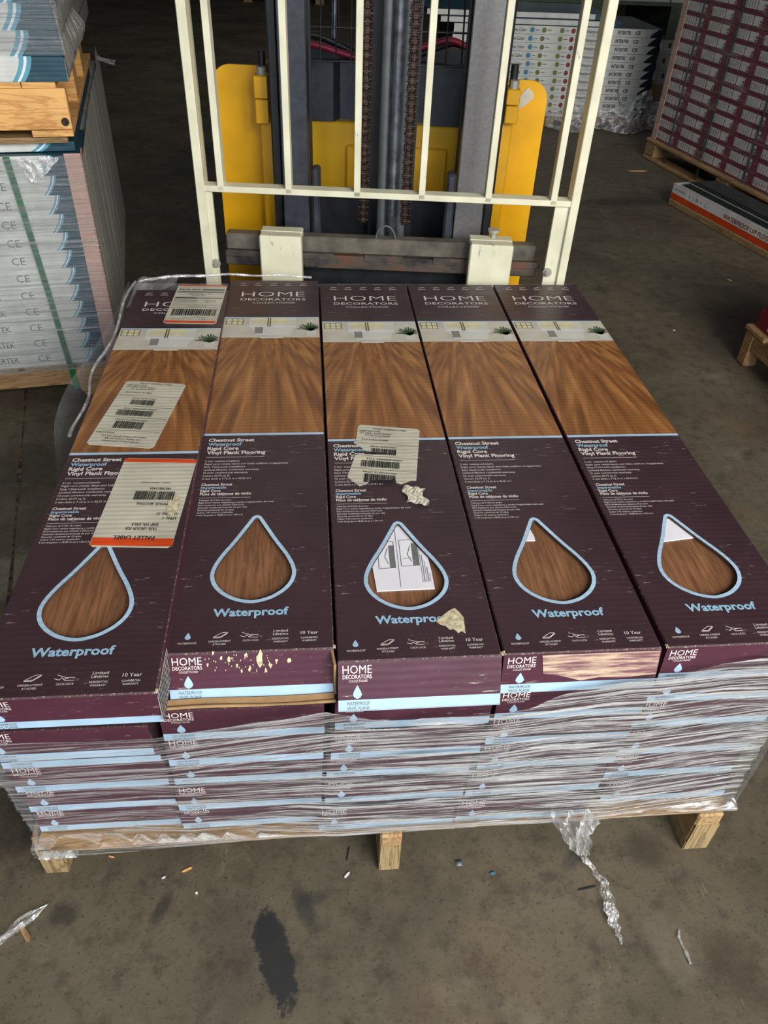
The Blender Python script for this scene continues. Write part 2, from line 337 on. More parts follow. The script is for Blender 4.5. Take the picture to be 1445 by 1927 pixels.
    def text(s, t, fn, u, v, h, mat, width=None, align='L', bold=0.0, shear=0.0, flip=False, eps=.0004):
        """fn(u,v,w) -> point, w off the surface; h = cap height"""
        vs, fs = text_data(t, bold, shear)
        if not vs: return s
        x0 = min(a for a, b in vs); x1 = max(a for a, b in vs); sc = h / .69; sx = width / (x1 - x0) if width else sc
        W = (x1 - x0) * sx; off = {'L': 0, 'C': -W / 2, 'R': -W}[align]
        pts = [((a - x0) * sx + off, b * sc) for a, b in vs]
        if flip: pts = [(-a, -b) for a, b in pts]
        return s.add([fn(u + a, v + b, eps) for a, b in pts], fs, mat)
    def rect(s, fn, u0, u1, v0, v1, mat, eps=.0003): return s.add([fn(u0, v0, eps), fn(u1, v0, eps), fn(u1, v1, eps), fn(u0, v1, eps)], [(0, 1, 2, 3)], mat)
    def line(s, fn, pts, wd, mat, eps=.0004):
        for (a, b), (c_, d) in zip(pts, pts[1:]):
            L = math.hypot(c_ - a, d - b) or 1e-9; nx, ny = -(d - b) / L * wd / 2, (c_ - a) / L * wd / 2
            s.add([fn(a + nx, b + ny, eps), fn(a - nx, b - ny, eps), fn(c_ - nx, d - ny, eps), fn(c_ + nx, d + ny, eps)], [(0, 1, 2, 3)], mat)
        return s
    def build(s, name, parent=None, loc=None, rz=0):
        me = bpy.data.meshes.new(name); me.from_pydata(s.v, [], s.f)
        for q in s.ms: me.materials.append(M[q])
        me.polygons.foreach_set('material_index', s.mi); me.polygons.foreach_set('use_smooth', s.sm); me.update()
        o = bpy.data.objects.new(name, me); COL.objects.link(o)
        if parent is not None: o.parent = parent
        if loc is not None: o.location = loc
        o.rotation_euler.z = rz
        return o
def tag(o, label, cat, group=None):
    o['label'] = label; o['category'] = cat
    if group: o['group'] = group
    return o
def empty(name, loc=(0, 0, 0), rz=0):
    o = bpy.data.objects.new(name, None); COL.objects.link(o); o.location = loc; o.rotation_euler.z = rz; o.empty_display_size = .05; return o
def struct(o): o['kind'] = 'structure'; return o
def copy_thing(o, loc, rz=None):
    c = o.copy(); COL.objects.link(c); c.location = loc
    if rz is not None: c.rotation_euler.z = rz
    for ch in o.children:
        d = ch.copy(); COL.objects.link(d); d.parent = c
    return c
def hsh(*a): return (math.sin(sum((i + 1) * 12.9898 * v for i, v in enumerate(a))) * 43758.5453) % 1.0

# ------------------------------------------------------------------ the setting
b = MB(); b.grid(1, 1, lambda u, v: (-7 + 16 * u, -5 + 22 * v, 0), 'concrete', False); struct(b.build('floor'))
b = MB(); b.box(-7, 9, 17, 17.2, 0, 5, 'wall_paint'); struct(b.build('wall_back'))
b = MB(); b.box(-7.2, -7, -5, 17.2, 0, 5, 'wall_paint'); struct(b.build('wall_left'))
b = MB(); b.box(9, 9.2, -5, 17.2, 0, 5, 'wall_paint'); struct(b.build('wall_right'))
b = MB(); b.box(-7.2, -2.4, -5.2, -5, 0, 5, 'wall_paint'); b.box(4.4, 9.2, -5.2, -5, 0, 5, 'wall_paint'); b.box(-2.4, 4.4, -5.2, -5, 4, 5, 'wall_paint'); struct(b.build('wall_front'))
b = MB(); b.box(-7.2, 9.2, -5.2, 17.2, 5, 5.2, 'ceiling_paint'); struct(b.build('ceiling'))
# expansion joint
k = NT('joint_dirt'); n = k.noise(k.coord(), 60, 4); k.set(k.ramp(n, [(.4, lin((30, 26, 20))), (.65, lin((104, 84, 54)))]), .9); M['joint_dirt'] = k.m
pj = [at(50, 730, Z=0), at(45, 800, Z=0), at(33, 920, Z=0), at(22, 1070, Z=0), at(10, 1250, Z=0)]
dv = (pj[3] - pj[0]).normalized(); a0 = pj[0] - dv * 3; a1 = pj[3] + dv * 2.2; nn = Vector((-dv.y, dv.x, 0)) * .003
b = MB(); b.grid(1, 40, lambda u, v: tuple(a0.lerp(a1, v) + nn * (2 * u - 1) * (1 + .8 * math.sin(v * 90)) + Vector((0, 0, .0012))), 'joint_dirt', False); struct(b.build('trim_1'))

# ------------------------------------------------------------------ the plum cartons
T = .4713; DECK = .118; H = (T - DECK) / 6; CW = .193; CL = 1.07
HALF = [(.2605, 0), (.2585, .0045), (.2545, .0075), (.246, .0115), (.232, .018), (.216, .0255), (.2, .0335), (.186, .041), (.172, .0475), (.158, .0525), (.145, .0548), (.133, .0538), (.12, .049), (.108, .040), (.098, .0275), (.092, .0145), (.0893, 0)]
def resample(P_, n=4):
    out = []; N = len(P_)
    for i in range(N):
        p0, p1, p2, p3 = (Vector(P_[(i + q) % N]) for q in (-1, 0, 1, 2))
        for j in range(n):
            t = j / n; out.append(tuple(.5 * ((2 * p1) + (p2 - p0) * t + (2 * p0 - 5 * p1 + 4 * p2 - p3) * t * t + (3 * p1 - p0 - 3 * p2 + p3) * t ** 3)))
    return out
DC = .0935
OUT = resample([(DC + h, y) for y, h in HALF] + [(DC - h, y) for y, h in HALF[-2:0:-1]], 4)
def inset(P_, d):
    o = []; N = len(P_)
    for i in range(N):
        a, c = Vector(P_[i - 1]), Vector(P_[(i + 1) % N]); t = (c - a).normalized(); o.append((P_[i][0] + t.y * -d * -1 * -1, P_[i][1] + t.x * d * -1 * -1)) if False else o.append((P_[i][0] - (-t.y) * -d, P_[i][1] - t.x * -d * -1))
    return o
def area2(P_): return sum(P_[i - 1][0] * P_[i][1] - P_[i][0] * P_[i - 1][1] for i in range(len(P_)))
def off(P_, d):
    sg = 1 if area2(P_) > 0 else -1; o = []; N = len(P_)
    for i in range(N):
        t = (Vector(P_[(i + 1) % N]) - Vector(P_[i - 1])).normalized(); o.append((P_[i][0] - sg * t.y * d, P_[i][1] + sg * t.x * d))
    return o
INN = off(OUT, .0052)
def drop_shape(cx, cy, h):
    P_ = [(cx + s_ * w_ * h, cy + y_ * h) for s_, y_, w_ in [(1, .5, 0), (1, .28, .12), (1, .05, .25), (1, -.2, .33), (1, -.4, .22), (1, -.5, 0), (-1, -.4, .22), (-1, -.2, .33), (-1, .05, .25), (-1, .28, .12)]]
    return P_
def end_print(b, fn, h):
    """logo, drop and blue strip on the narrow end; fn(u across, v 0 bottom..1 top)"""
    g = lambda u, v, w_=0: fn(u, v, w_)
    b.poly([[(0, .235), (CW, .235), (CW, 1), (0, 1)]], lambda u, v: g(u, v), 'plum_front_lit')
    b.poly([[(0, 0), (CW, 0), (CW, .235), (0, .235)]], lambda u, v: g(u, v), 'blue_print')
    sc = lambda u, v, w_=0: g(u, v / h, w_)
    b.text('HOME', sc, .0055, .775 * h, .0095, 'white_ink', .034)
    b.text('DECORATORS', sc, .0055, .672 * h, .0045, 'white_ink', .034, bold=.01)
    b.text('COLLECTION®', sc, .0125, .60 * h, .0028, 'white_ink', .022)
    b.poly([drop_shape(.0225, .40 * h, .016)], lambda u, v: sc(u, v, .0004), 'blue_print')
    b.text('WATERPROOF', sc, .010, .125 * h, .0042, 'grey_ink', .027)
    b.text('VINYL PLANK', sc, .010, .025 * h, .0042, 'grey_ink', .027)
def side_face(b, x, y0t, y0b, L, h, mat='plum_print'):
    b.add([(x, y0b, -h), (x, L, -h), (x, L, -.002), (x, y0t, -.002)], [(0, 1, 2, 3)], mat)
def make_lower():
    b = MB(); b.T = Matrix.Translation((0, 0, 0)); h = H - .001
    end_print(b, lambda u, v, w_=0: (u, -w_, (v - 1) * h), h)
    b.box(0, CW, .0002, CL, -h, 0, 'plum_print'); b.box(-.0002, CW + .0002, -.0003, .0012, -.0008, .0002, 'worn_edge')
    return b.build('flooring_carton')
def top_print(b):
    F = lambda u, v, w_=0: (u, v, w_)
    e = .0014; b.T = Matrix.Translation((0, -.0125, 0)); y0 = .0125; y1 = CL + .0125
    b.poly([[(e, y0 + e), (CW - e, y0 + e), (CW - e, .463), (e, .463)], OUT[::-1]], F, 'plum_print')
    b.poly([OUT, INN[::-1]], lambda u, v: (u, v, .0002), 'blue_print')
    # cut edge of the window
    n = len(INN); b.add([(x, y, .0002) for x, y in INN] + [(x, y, -.0042) for x, y in INN], [(i, (i + 1) % n, n + (i + 1) % n, n + i) for i in range(n)], 'cut_edge')
    b.poly([[(e, .463), (CW - e, .463), (CW - e, .469), (e, .469)]], F, 'blue_print')
    b.poly([[(e, .469), (CW - e, .469), (CW - e, .805), (e, .805)]], F, 'floor_picture')
    b.poly([[(e, .805), (CW - e, .805), (CW - e, .892), (e, .892)]], F, 'bath_wall')
    b.poly([[(e, .892), (CW - e, .892), (CW - e, .896), (e, .896)]], F, 'blue_print')
    b.poly([[(e, .896), (CW - e, .896), (CW - e, y1 - e), (e, y1 - e)]], F, 'plum_print')
    # chamfered, worn edges
    o = [(0, y0), (CW, y0), (CW, y1), (0, y1)]; i_ = [(e, y0 + e), (CW - e, y0 + e), (CW - e, y1 - e), (e, y1 - e)]
    b.add([(x, y, -.002) for x, y in o] + [(x, y, 0) for x, y in i_], [(j, (j + 1) % 4, 4 + (j + 1) % 4, 4 + j) for j in range(4)], 'worn_edge')
    # bathroom picture
    b.rect(F, .052, .145, .846, .8915, 'tub_white', .0002); b.rect(F, .060, .128, .862, .8915, 'bath_window', .0003)
    b.poly([[(.056, .852), (.142, .852), (.134, .814), (.066, .814)]], lambda u, v: (u, v, .0004), 'tub_white'); b.line(F, [(.054, .852), (.144, .852)], .003, 'paper', .0005)
    b.rect(F, .064, .080, .822, .850, 'towel_grey', .0005); b.rect(F, .076, .120, .801, .808, 'tub_white', .0005)
    for x in (.088, .0925): b.rect(F, x, x + .0025, .852, .891, 'frame_brown', .0005)
    b.rect(F, .005, .040, .862, .887, 'bath_window', .0003)
    for x in (.005, .0165, .028, .0385): b.rect(F, x, x + .0015, .862, .888, 'frame_brown', .0004)
    for y in (.862, .874, .887): b.rect(F, .005, .040, y, y + .0015, 'frame_brown', .0004)
    b.poly([[(.164, .834), (.186, .834), (.183, .812), (.167, .812)]], lambda u, v: (u, v, .0004), 'tub_white')
    for q in range(13):
        a_ = PI * (.06 + .88 * q / 12); l_ = .024 + .01 * hsh(q, 2); tx, ty = .175 + math.cos(a_) * l_ * .85, .836 + math.sin(a_) * l_
        tx = min(tx, .190); b.line(F, [(.175, .833), ((.175 + tx) / 2, (.833 + ty) / 2 + .003), (tx, ty)], .003, 'plant_green', .0005)
    # words
    t = lambda s_, u, v, h, mat='white_ink', wd=None, al='L', bo=0.0: b.text(s_, F, u, v, h, mat, wd, al, bo)
    t('HOME', .029, .996, .024, wd=.134, bo=-.012); t('DECORATORS', .028, .976, .0105, wd=.137, bo=.004); t('COLLECTION®', .053, .961, .0065, wd=.090)
    for q, u in enumerate((.03, .062, .095, .127, .16)): b.line(F, [(u - .006, 1.062), (u + .006, 1.064)], .0016, 'white_ink'); b.line(F, [(u - .008, 1.054), (u + .008, 1.054)], .0018, 'white_ink')
    t('Chestnut Street', .0095, .4455, .0085, wd=.0715, bo=.028); t('Waterproof', .0095, .434, .0085, 'blue_ink', .052, bo=.028)
    t('Rigid Core', .0095, .4225, .0085, wd=.048, bo=.028); t('Vinyl Plank Flooring', .0095, .411, .0085, wd=.090, bo=.028)
    b.rect(F, .0095, .098, .4025, .4032, 'white_ink')
    for q, (s_, wd) in enumerate([('5 mm  waterproof planks', .052), ('Rigid core resists dents and hides subfloor irregularities', .126), ('Easy Click-Lock installation', .061), ('Limited lifetime residential warranty', .082), ('10 year commercial warranty', .066), ('Covers 20.79 sq. ft.', .040), ('5 mm thick x 7.12 in w x 42.01 in l', .071)]):
        t(s_, .009, .3905 - .0075 * q, .0042, wd=wd)
    t('Chestnut Street', .009, .3305, .0058, wd=.045, bo=.022); t('Impermeable', .009, .323, .0058, 'blue_ink', .037, bo=.022); t('Rigid Core', .009, .3155, .0058, wd=.029, bo=.022); t('Pisos de tablones de vinilo', .009, .308, .0058, wd=.0735, bo=.022)
    b.rect(F, .009, .082, .3015, .3021, 'white_ink')
    for q, (s_, wd) in enumerate([('Tablones de 5 mm de ancho', .046), ('Rigid Core resiste raspaduras y oculta irregularidades del suelo', .107), ('Fácil instalación por sistema Click-Lock', .065), ('Garantía residencial limitada de por vida', .069), ('Garantía comercial de 10 años', .051), ('Cubre 1,93 metros cuadrados', .050), ('5 mm de grosor x 18,08 cm an x 1,06 m la', .064)]):
        t(s_, .009, .2945 - .0056 * q, .0034, wd=wd)
    t('Waterproof', .048, .0685, .0125, 'blue_ink', .0915, bo=.03)
    b.poly([drop_shape(.022, .0385, .011)], lambda u, v: (u, v, .0004), 'blue_print'); t('WATERPROOF', .022, .0262, .0028, wd=.022, al='C')
    b.line(F, [(.052, .036), (.062, .0425), (.068, .0425), (.0605, .036), (.052, .036), (.0515, .0345), (.06, .0345), (.068, .041), (.068, .0425)], .0007, 'white_ink'); t('UNDERLAYMENT', .0595, .0278, .0027, wd=.026, al='C'); t('ATTACHED', .0595, .0232, .0027, wd=.015, al='C')
    b.line(F, [(.085, .0415), (.095, .0375), (.104, .0375)], .0007, 'white_ink'); b.line(F, [(.083, .0365), (.088, .0345), (.0905, .0375), (.0945, .0335), (.104, .0335)], .0007, 'white_ink'); b.line(F, [(.0945, .0335), (.0945, .0365), (.098, .0365)], .0007, 'white_ink'); t('CLICK-LOCK', .0955, .0275, .0027, wd=.0185, al='C')
    t('Limited', .1305, .0405, .0038, wd=.017, al='C'); t('Lifetime', .1305, .0355, .0038, wd=.018, al='C'); t('RESIDENTIAL', .1305, .0285, .0027, wd=.020, al='C'); t('WARRANTY', .1305, .024, .0027, wd=.017, al='C')
    t('10 Year', .1645, .0355, .0050, wd=.0205, al='C'); t('COMMERCIAL', .1645, .0285, .0027, wd=.0205, al='C'); t('WARRANTY', .1645, .024, .0027, wd=.017, al='C')
def barcode(b, fn, u0, u1, v0, v1, n, seed=1):
    u = u0; W = u1 - u0; i = 0
    while u < u1 - W / n * .4:
        a = W / n * (.35 + .9 * hsh(i, seed)); b.rect(fn, u, min(u + a, u1), v0, v1, 'black_ink', .0012); u += a + W / n * (.35 + .5 * hsh(i, seed, 3)); i += 1
def top_carton(x, yt, yb, L, label, hb=H, lift=(0, 0), rz=0):
    r_ = tag(empty('flooring_carton', (x, yt, T + lift[0])), label, 'carton', 'plum flooring cartons on the top layer')
    r_.rotation_euler = (math.atan2(lift[1] - lift[0], L), 0, rz); LIFT[r_.name] = lift
    b = MB(); top_print(b); b.T = Matrix()
    dyb = yb - yt
    end_print(b, lambda u, v, w_=0: (u, dyb * (1 - v) - w_, -.002 + (v - 1) * (hb - .002)), hb - .002)
    side_face(b, 0, 0, dyb, L, hb, 'plum_front_lit'); side_face(b, CW, 0, dyb, L, hb, 'plum_front_lit')
    b.add([(0, L, -hb), (CW, L, -hb), (CW, L, -.002), (0, L, -.002)], [(0, 1, 2, 3)], 'plum_front_lit')
    b.add([(0, dyb, -hb + .001), (CW, dyb, -hb + .001), (CW, L, -hb + .001), (0, L, -hb + .001)], [(0, 1, 2, 3)], 'brown_board')
    b.build('carton_sleeve', r_)
    p = MB(); p.box(.012, CW - .012, .03, .33, -.018, -.0058, 'vinyl_wood'); p.build('vinyl_plank', r_)
    return r_
rows = ['topmost', 'second', 'third', 'fourth', 'fifth', 'bottom']
tops = {}
LIFT = {}
TD = [(.0075, -.0560, -.050, 'plum flooring carton with three shipping stickers, leftmost of the top layer'),
      (.199, .0135, -.007, 'plum flooring carton with scuffed end and sprung flap, second from left on top'),
      (.3955, -.0075, -.034, 'plum carton with torn sticker and leaflet in its drop window, middle of top layer'),
      (.5915, -.0065, -.018, 'plum flooring carton with clean top, cream-scuffed end, second from right on top layer'),
      (.7915, -.0060, -.010, 'plum flooring carton with white paper filling the window tip, rightmost of top layer')]
for i, (x, yt, yb, lb) in enumerate(TD): tops[i] = top_carton(x, yt, yb, CL, lb, lift=(.0205, .0075) if i == 0 else (0, 0), rz=.003 if i == 4 else 0)
XL = [[-.016, -.02, -.019, -.018, -.019], [.186, .184, .182, .18, .178], [.392, .387, .381, .378, .368], [.592, .589, .585, .574, .565], [.797, .790, .785, .780, .785]]
YL = [[-.040, -.011, -.008, -.002, .002], [-.022, -.019, -.009, -.012, -.006], [-.018, -.021, -.011, -.014, -.021], [-.015, -.011, -.010, -.014, -.020], [.001, .004, 0, .002, -.003]]
low = make_lower(); first = True
cn = ['leftmost plum stack', 'second plum stack from left', 'middle plum stack', 'second plum stack from right', 'rightmost plum stack']
for c_ in range(5):
    for r_ in range(5):
        o = low if first else copy_thing(low, (0, 0, 0)); first = False
        o.location = (XL[c_][r_], YL[c_][r_], T - (r_ + 1) * H)
        tag(o, f'plum carton under film, {rows[r_ + 1]}{"" if r_ == 4 else " from top"} in {cn[c_]}', 'carton', 'plum flooring cartons under the film')
# sticker parts
def sticker(parent, x, y, deg, wd, ht, paint, name='shipping_label', label=None, outline=None, th=.0006):
    a_ = math.radians(deg); ca, sa = math.cos(a_), math.sin(a_)
    lf = LIFT[parent.name]; zz_ = T + lf[0] + (lf[1] - lf[0]) * (y - parent.location.y) / CL; t_ = (CP.z - zz_) / (CP.z - T); wd0, ht0 = wd, ht
    px_, py_ = CP.x + (x - CP.x) * t_ - parent.location.x, CP.y + (y - CP.y) * t_ - parent.location.y; ca *= t_; sa *= t_
    fn = lambda u, v, w_=0: (px_ + u * ca - v * sa, py_ + u * sa + v * ca, .0004 + w_)
    b = MB(); c = .005
    P_ = outline or [(c, 0), (wd - c, 0), (wd, c), (wd, ht - c), (wd - c, ht), (c, ht), (0, ht - c), (0, c)]
    b.prism(P_, lambda u, v, w_: fn(u, v, w_), th, 'sticker'); paint(b, lambda u, v, w_=0: fn(u, v, w_ + th)); o = b.build(name, parent)
    if label: o['label'] = label
    return o
def paintA(b, f):
    b.rect(f, .002, .103, .187, .193, 'sticker_orange', .0004); b.rect(f, .002, .103, .002, .012, 'sticker_orange', .0004)
    b.text('Ship Via  EXLA', f, .006, .165, .006, 'black_ink', .045, bold=.02); b.rect(f, .055, .102, .164, .172, 'grey_ink'); b.rect(f, .004, .103, .152, .158, 'grey_ink')
    for q, (u, wd) in enumerate([(.03, .05), (.035, .03)]): b.text('02/2008 - 001', f, u, .143 - q * .008, .004, 'black_ink', wd)
    b.rect(f, .004, .050, .121, .126, 'black_ink'); b.rect(f, .05, .103, .121, .126, 'grey_ink')
    for q in range(3): b.text('Perth Amboy, NJ 08861', f, .005, .112 - q * .006, .003, 'black_ink', .048); b.text('F BB 04 05', f, .068, .112 - q * .006, .003, 'black_ink', .022)
    for v in (.088, .076): b.rect(f, .004, .103, v, v + .0006, 'black_ink', .0006)
    b.text('TEAM WALL/FLR', f, .035, .08, .0035, 'black_ink', .04); barcode(b, f, .010, .100, .035, .066, 34, 3)
    b.text('0000 0100 0155 04', f, .035, .026, .004, 'black_ink', .045); b.text('SHIP FROM: 5902 Perth Amboy', f, .012, .018, .003, 'black_ink', .07)
def paintB(b, f, full=True):
    tx = lambda s_, u, v, wd, h=.004: b.text(s_, f, u, v, h, 'black_ink', wd, bold=.01)
    tx('PALLET SHIPPING LABEL', .027, .194, .056); tx('CARR: EXLA FXNL', .006, .186, .035); tx('TO: 5902 - Perth Amboy', .006, .180, .052); tx('571 Riverview Drive', .016, .174, .040, .0035); tx('Perth Amboy, NJ 08861', .012, .162, .044, .0035)
    for v in (.153, .118, .083, .044): b.rect(f, .003, .104, v, v + .0007, 'black_ink', .0005)
    tx('PRO2: 0270197067', .028, .143, .042); barcode(b, f, .030, .070, .123, .139, 22, 1)
    tx('BOL2: 9300000001004067', .025, .109, .056); barcode(b, f, .018, .078, .088, .105, 34, 2)
    tx('PALLET ID: PEPHK15424', .022, .074, .052); 
    barcode(b, f, .026, .072, .049, .070, 24, 5)
    if full: tx('DIRECTIONS:', .004, .034, .03); tx('Do Not Break Orders On Pallet', .016, .025, .072); tx('Move Entire Pallet To', .024, .018, .056); tx('Destination Listed Above', .022, .011, .058)
def paintC(b, f):
    b.rect(f, .001, .109, .195, .2045, 'sticker_orange', .0004); b.rect(f, .001, .109, .002, .018, 'sticker_orange', .0004)
    tx = lambda s_, u, v, wd, h=.006: b.text(s_, f, u, v + h, h, 'black_ink', wd, 'L', .01, 0, True, .0008)
    tx('PALLET LABEL', .083, .014, .055, .008); tx('TASK GROUP: FLR', .083, .034, .043); tx('SHIP VIA: EXLA', .083, .043, .037); tx('LPNs: 1', .104, .057, .018); tx('Unit Qty: 31', .104, .067, .028)
    tx('PICKER: M2DTPXK', .086, .090, .044, .005); barcode(b, f, .036, .092, .101, .121, 34, 7); tx('P8230815424', .084, .126, .030, .005); tx('Printed : 10/30/25 03:26:32', .080, .141, .042, .003)
    b.poly([[(.092, .062), (.100, .070), (.104, .085), (.103, .1), (.096, .112), (.089, .112), (.086, .098), (.087, .08)]], lambda u, v: f(u, v, .0009), 'torn_paper')
sticker(tops[0], .0805, .868, -2.5, .105, .195, paintA, label='white shipping sticker with orange end bars and a barcode')
sticker(tops[0], .020, .444, -8, .106, .203, paintB, label='white pallet shipping sticker with three barcodes')
sticker(tops[0], .0735, .203, -3.5, .109, .206, paintC, label='upside-down white sticker with orange bars reading PALLET LABEL')
tear = [(.012, .048), (.020, .040), (.03, .046), (.036, .056), (.05, .060), (.065, .061), (.072, .068), (.074, .055), (.082, .052), (.096, .063), (.104, .064), (.104, .20), (.1, .205), (.006, .206), (.002, .201), (.003, .160), (.000, .152), (.005, .148), (.022, .132), (.05, .131), (.06, .128), (.045, .124), (.014, .122), (.006, .118), (.0, .060)]
sticker(tops[2], .414, .287, -9, .104, .206, lambda b, f: paintB(b, f, False), outline=tear, label='torn white shipping sticker')
# curled scrap of that sticker
b = MB(); fs = lambda u, v: (.110 + .030 * u + .004 * math.sin(v * 7), .288 + .040 * v - .01 * u, .001 + .003 * abs(math.sin(u * 7 + v * 4)) + .0003 * hsh(u, v)); b.grid(8, 10, fs, 'sticker', False); o = b.build('torn_scrap', tops[2])
# bare patch on the third carton
def patch(parent, pts, mat='torn_paper', name='torn_patch', z=.0005, th=.0006):
    b = MB(); b.prism([(x - parent.location.x, y - parent.location.y) for x, y in pts], lambda u, v, w_: (u, v, z + w_), th, mat); o = b.build(name, parent); return o
pp = [at(*q, Z=T) for q in [(820, 1170), (834, 1158), (845, 1150), (855, 1145), (864, 1153), (872, 1163), (874, 1178), (876, 1193), (868, 1188), (862, 1192), (853, 1184), (846, 1186), (838, 1178), (828, 1176)]]
patch(tops[2], [(q.x, q.y) for q in pp])['label'] = 'bare cream patch where print has torn away'
# leaflets lying in the windows, clipped by the window edge
def clip(poly, conv):
    def ins(p, a, c): return (c[0] - a[0]) * (p[1] - a[1]) - (c[1] - a[1]) * (p[0] - a[0]) >= 0
    out = poly
    for i in range(len(conv)):
        a, c = conv[i], conv[(i + 1) % len(conv)]; inp = out; out = []
        for j in range(len(inp)):
            p, q = inp[j - 1], inp[j]; ip, iq = ins(p, a, c), ins(q, a, c)
            if ip != iq:
                d1 = (c[0] - a[0]) * (p[1] - a[1]) - (c[1] - a[1]) * (p[0] - a[0]); d2 = (c[0] - a[0]) * (q[1] - a[1]) - (c[1] - a[1]) * (q[0] - a[0]); t = d1 / (d1 - d2)
                out.append((p[0] + (q[0] - p[0]) * t, p[1] + (q[1] - p[1]) * t))
            if iq: out.append(q)
    return out
def leaflet(parent, quad, marks=False):
    """a folded sheet lying between plank and board"""
    b = MB(); zt = -.0040
    b.prism(quad, lambda u, v, w_: (u, v, zt - w_), .0016, 'paper')
    if marks:
        o_, e1, e2 = Vector(quad[0]), Vector(quad[1]) - Vector(quad[0]), Vector(quad[3]) - Vector(quad[0]); L1, L2 = e1.length, e2.length; e1 /= L1; e2 /= L2
        f = lambda u, v, w_=0: (o_.x + e1.x * u + e2.x * v, o_.y + e1.y * u + e2.y * v, zt + .0002 + w_)
        for (u, v, a_, c) in [(.008, .042, .020, .052), (.036, .042, .026, .052)]:
            b.line(f, [(u, v), (u + a_, v), (u + a_, v + c), (u, v + c), (u, v)], .0006, 'black_ink'); b.rect(f, u + a_ * .7, u + a_, v, v + c * .8, 'grey_ink', .0003)
            b.line(f, [(u + a_ * .5, v + .01), (u + a_ * .35, v + .02), (u + a_ * .5, v + .032)], .0006, 'black_ink')
        for q in range(6): b.line(f, [(.069 + q * .0035, .012), (.069 + q * .0035, .105 - .01 * q)], .0009 if q % 2 else .0005, 'grey_ink')
        b.line(f, [(.033, 0), (.033, .12)], .0005, 'black_ink'); b.text('VINYL FLOORING', f, .044, .06, .002, 'black_ink', .016)
    return b.build('folded_leaflet', parent)
lq = [at(*q, Z=T - .004) for q in [(709, 1112), (818, 1107), (812, 1075), (803, 1042), (788, 1020), (770, 998), (755, 984), (733, 984), (722, 1010), (708, 1038), (700, 1062)]]
leaflet(tops[2], [(q.x - tops[2].location.x, q.y - tops[2].location.y) for q in lq], False)
# printed diagrams of that leaflet
b = MB(); f = lambda u, v, w_=0: (.060 + u + v * .02, .120 + v + u * .05, -.0038 + w_)
for (u, v, a_, c) in [(.0, .036, .022, .052), (.030, .038, .024, .052)]:
    b.line(f, [(u, v), (u + a_, v), (u + a_, v + c), (u, v + c), (u, v)], .0006, 'black_ink'); b.rect(f, u + a_ * .68, u + a_, v, v + c * .85, 'grey_ink', .0003); b.line(f, [(u + a_ * .6, v + .008), (u + a_ * .4, v + .022), (u + a_ * .6, v + .04)], .0006, 'black_ink')
for q in range(5): b.line(f, [(.056 + q * .0025, .006), (.056 + q * .0025, .07 - .012 * q)], .0008 if q % 2 else .0005, 'grey_ink')
b.line(f, [(.026, .0), (.026, .112)], .0005, 'black_ink'); b.text('VINYL FLOORING', f, .033, .052, .0016, 'black_ink', .014); b.build('leaflet_print', tops[2])
sh_ = lambda P_: [(a_, c_ - .0125) for a_, c_ in P_]
leaflet(tops[3], sh_([(.0725, .216), (.0865, .216), (.087, .224), (.0845, .242), (.0785, .231)])); 
leaflet(tops[4], sh_([(.070, .206), (.122, .213), (.112, .226), (.101, .246), (.0965, .254), (.0905, .254), (.085, .246), (.077, .228)]))
# scuffs that have lost their print on the second carton's end
b = MB()
for (px, py, s_) in [(487, 1246, 9), (462, 1242, 4), (508, 1254, 4), (544, 1247, 4), (470, 1260, 3), (430, 1248, 3), (445, 1256, 2.5), (520, 1250, 3), (400, 1240, 2.5), (415, 1246, 2.5), (390, 1256, 2), (500, 1262, 3), (455, 1264, 2.5)] + [(385 + 120 * hsh(i, 1), 1238 + 26 * hsh(i, 2), 1.1) for i in range(30)]:
    a_ = []
    for j in range(9):
        th = 2 * PI * j / 9; rr = s_ * (.35 + .9 * hsh(px, j * 1.7)); q = at(px + math.cos(th) * rr, py + math.sin(th) * rr * 1.3, Y=.004); a_.append((q.x - .199, q.z - T))
    b.poly([a_], lambda u, v: (u, (-.0195) * min(1, (-v / H)) - .0008, v), 'torn_paper')
b.build('torn_patch', tops[1])
# cream scuffing on the fourth carton's end
b = MB(); P_ = [(.004, -.003), (.191, -.003), (.192, -.040), (.150, -.042), (.120, -.041), (.098, -.0435), (.070, -.032), (.048, -.030), (.046, -.005)]
P_ = [(.046, -.003), (.191, -.003), (.192, -.038), (.150, -.041), (.120, -.039), (.098, -.043), (.070, -.034), (.05, -.030)]
b.poly([P_], lambda u, v: (u, -.0008 - .012 * (-v / H), v), 'cream_scuff')
b.build('scuff_mark', tops[3])
# sprung flap and ragged corner of the second carton
b = MB(); 
b.grid(20, 3, lambda u, v: (-.004 + .196 * u, -.022 - .010 * v, -H + .0030 - .0026 * v + .001 * math.sin(u * 7)), 'brown_board')
b.tube([(-.006 + .200 * u / 20, -.0325, -H + .0008 + .0016 * math.sin(u / 20 * 7)) for u in range(21)], .0022, 'brown_board', 6)
b.build('cardboard_flap', tops[1])
b = MB(); b.box(.1905, .1935, -.022, .003, -H - .012, -.004, 'brown_board', Matrix.Rotation(.12, 3, 'Z')); b.build('torn_corner', tops[1])
# barcode strip on the right side of the first carton
b = MB(); f = lambda u, v, w_=0: (CW + .0004 + w_, u, v); b.rect(f, .0, .07, -.052, -.008, 'white_board', .0002)
u = .003
while u < .065: b.rect(f, u, u + .0018 + .002 * hsh(u * 99), -.05, -.01, 'black_ink', .0005); u += .0055
b.build('barcode_label', tops[0])
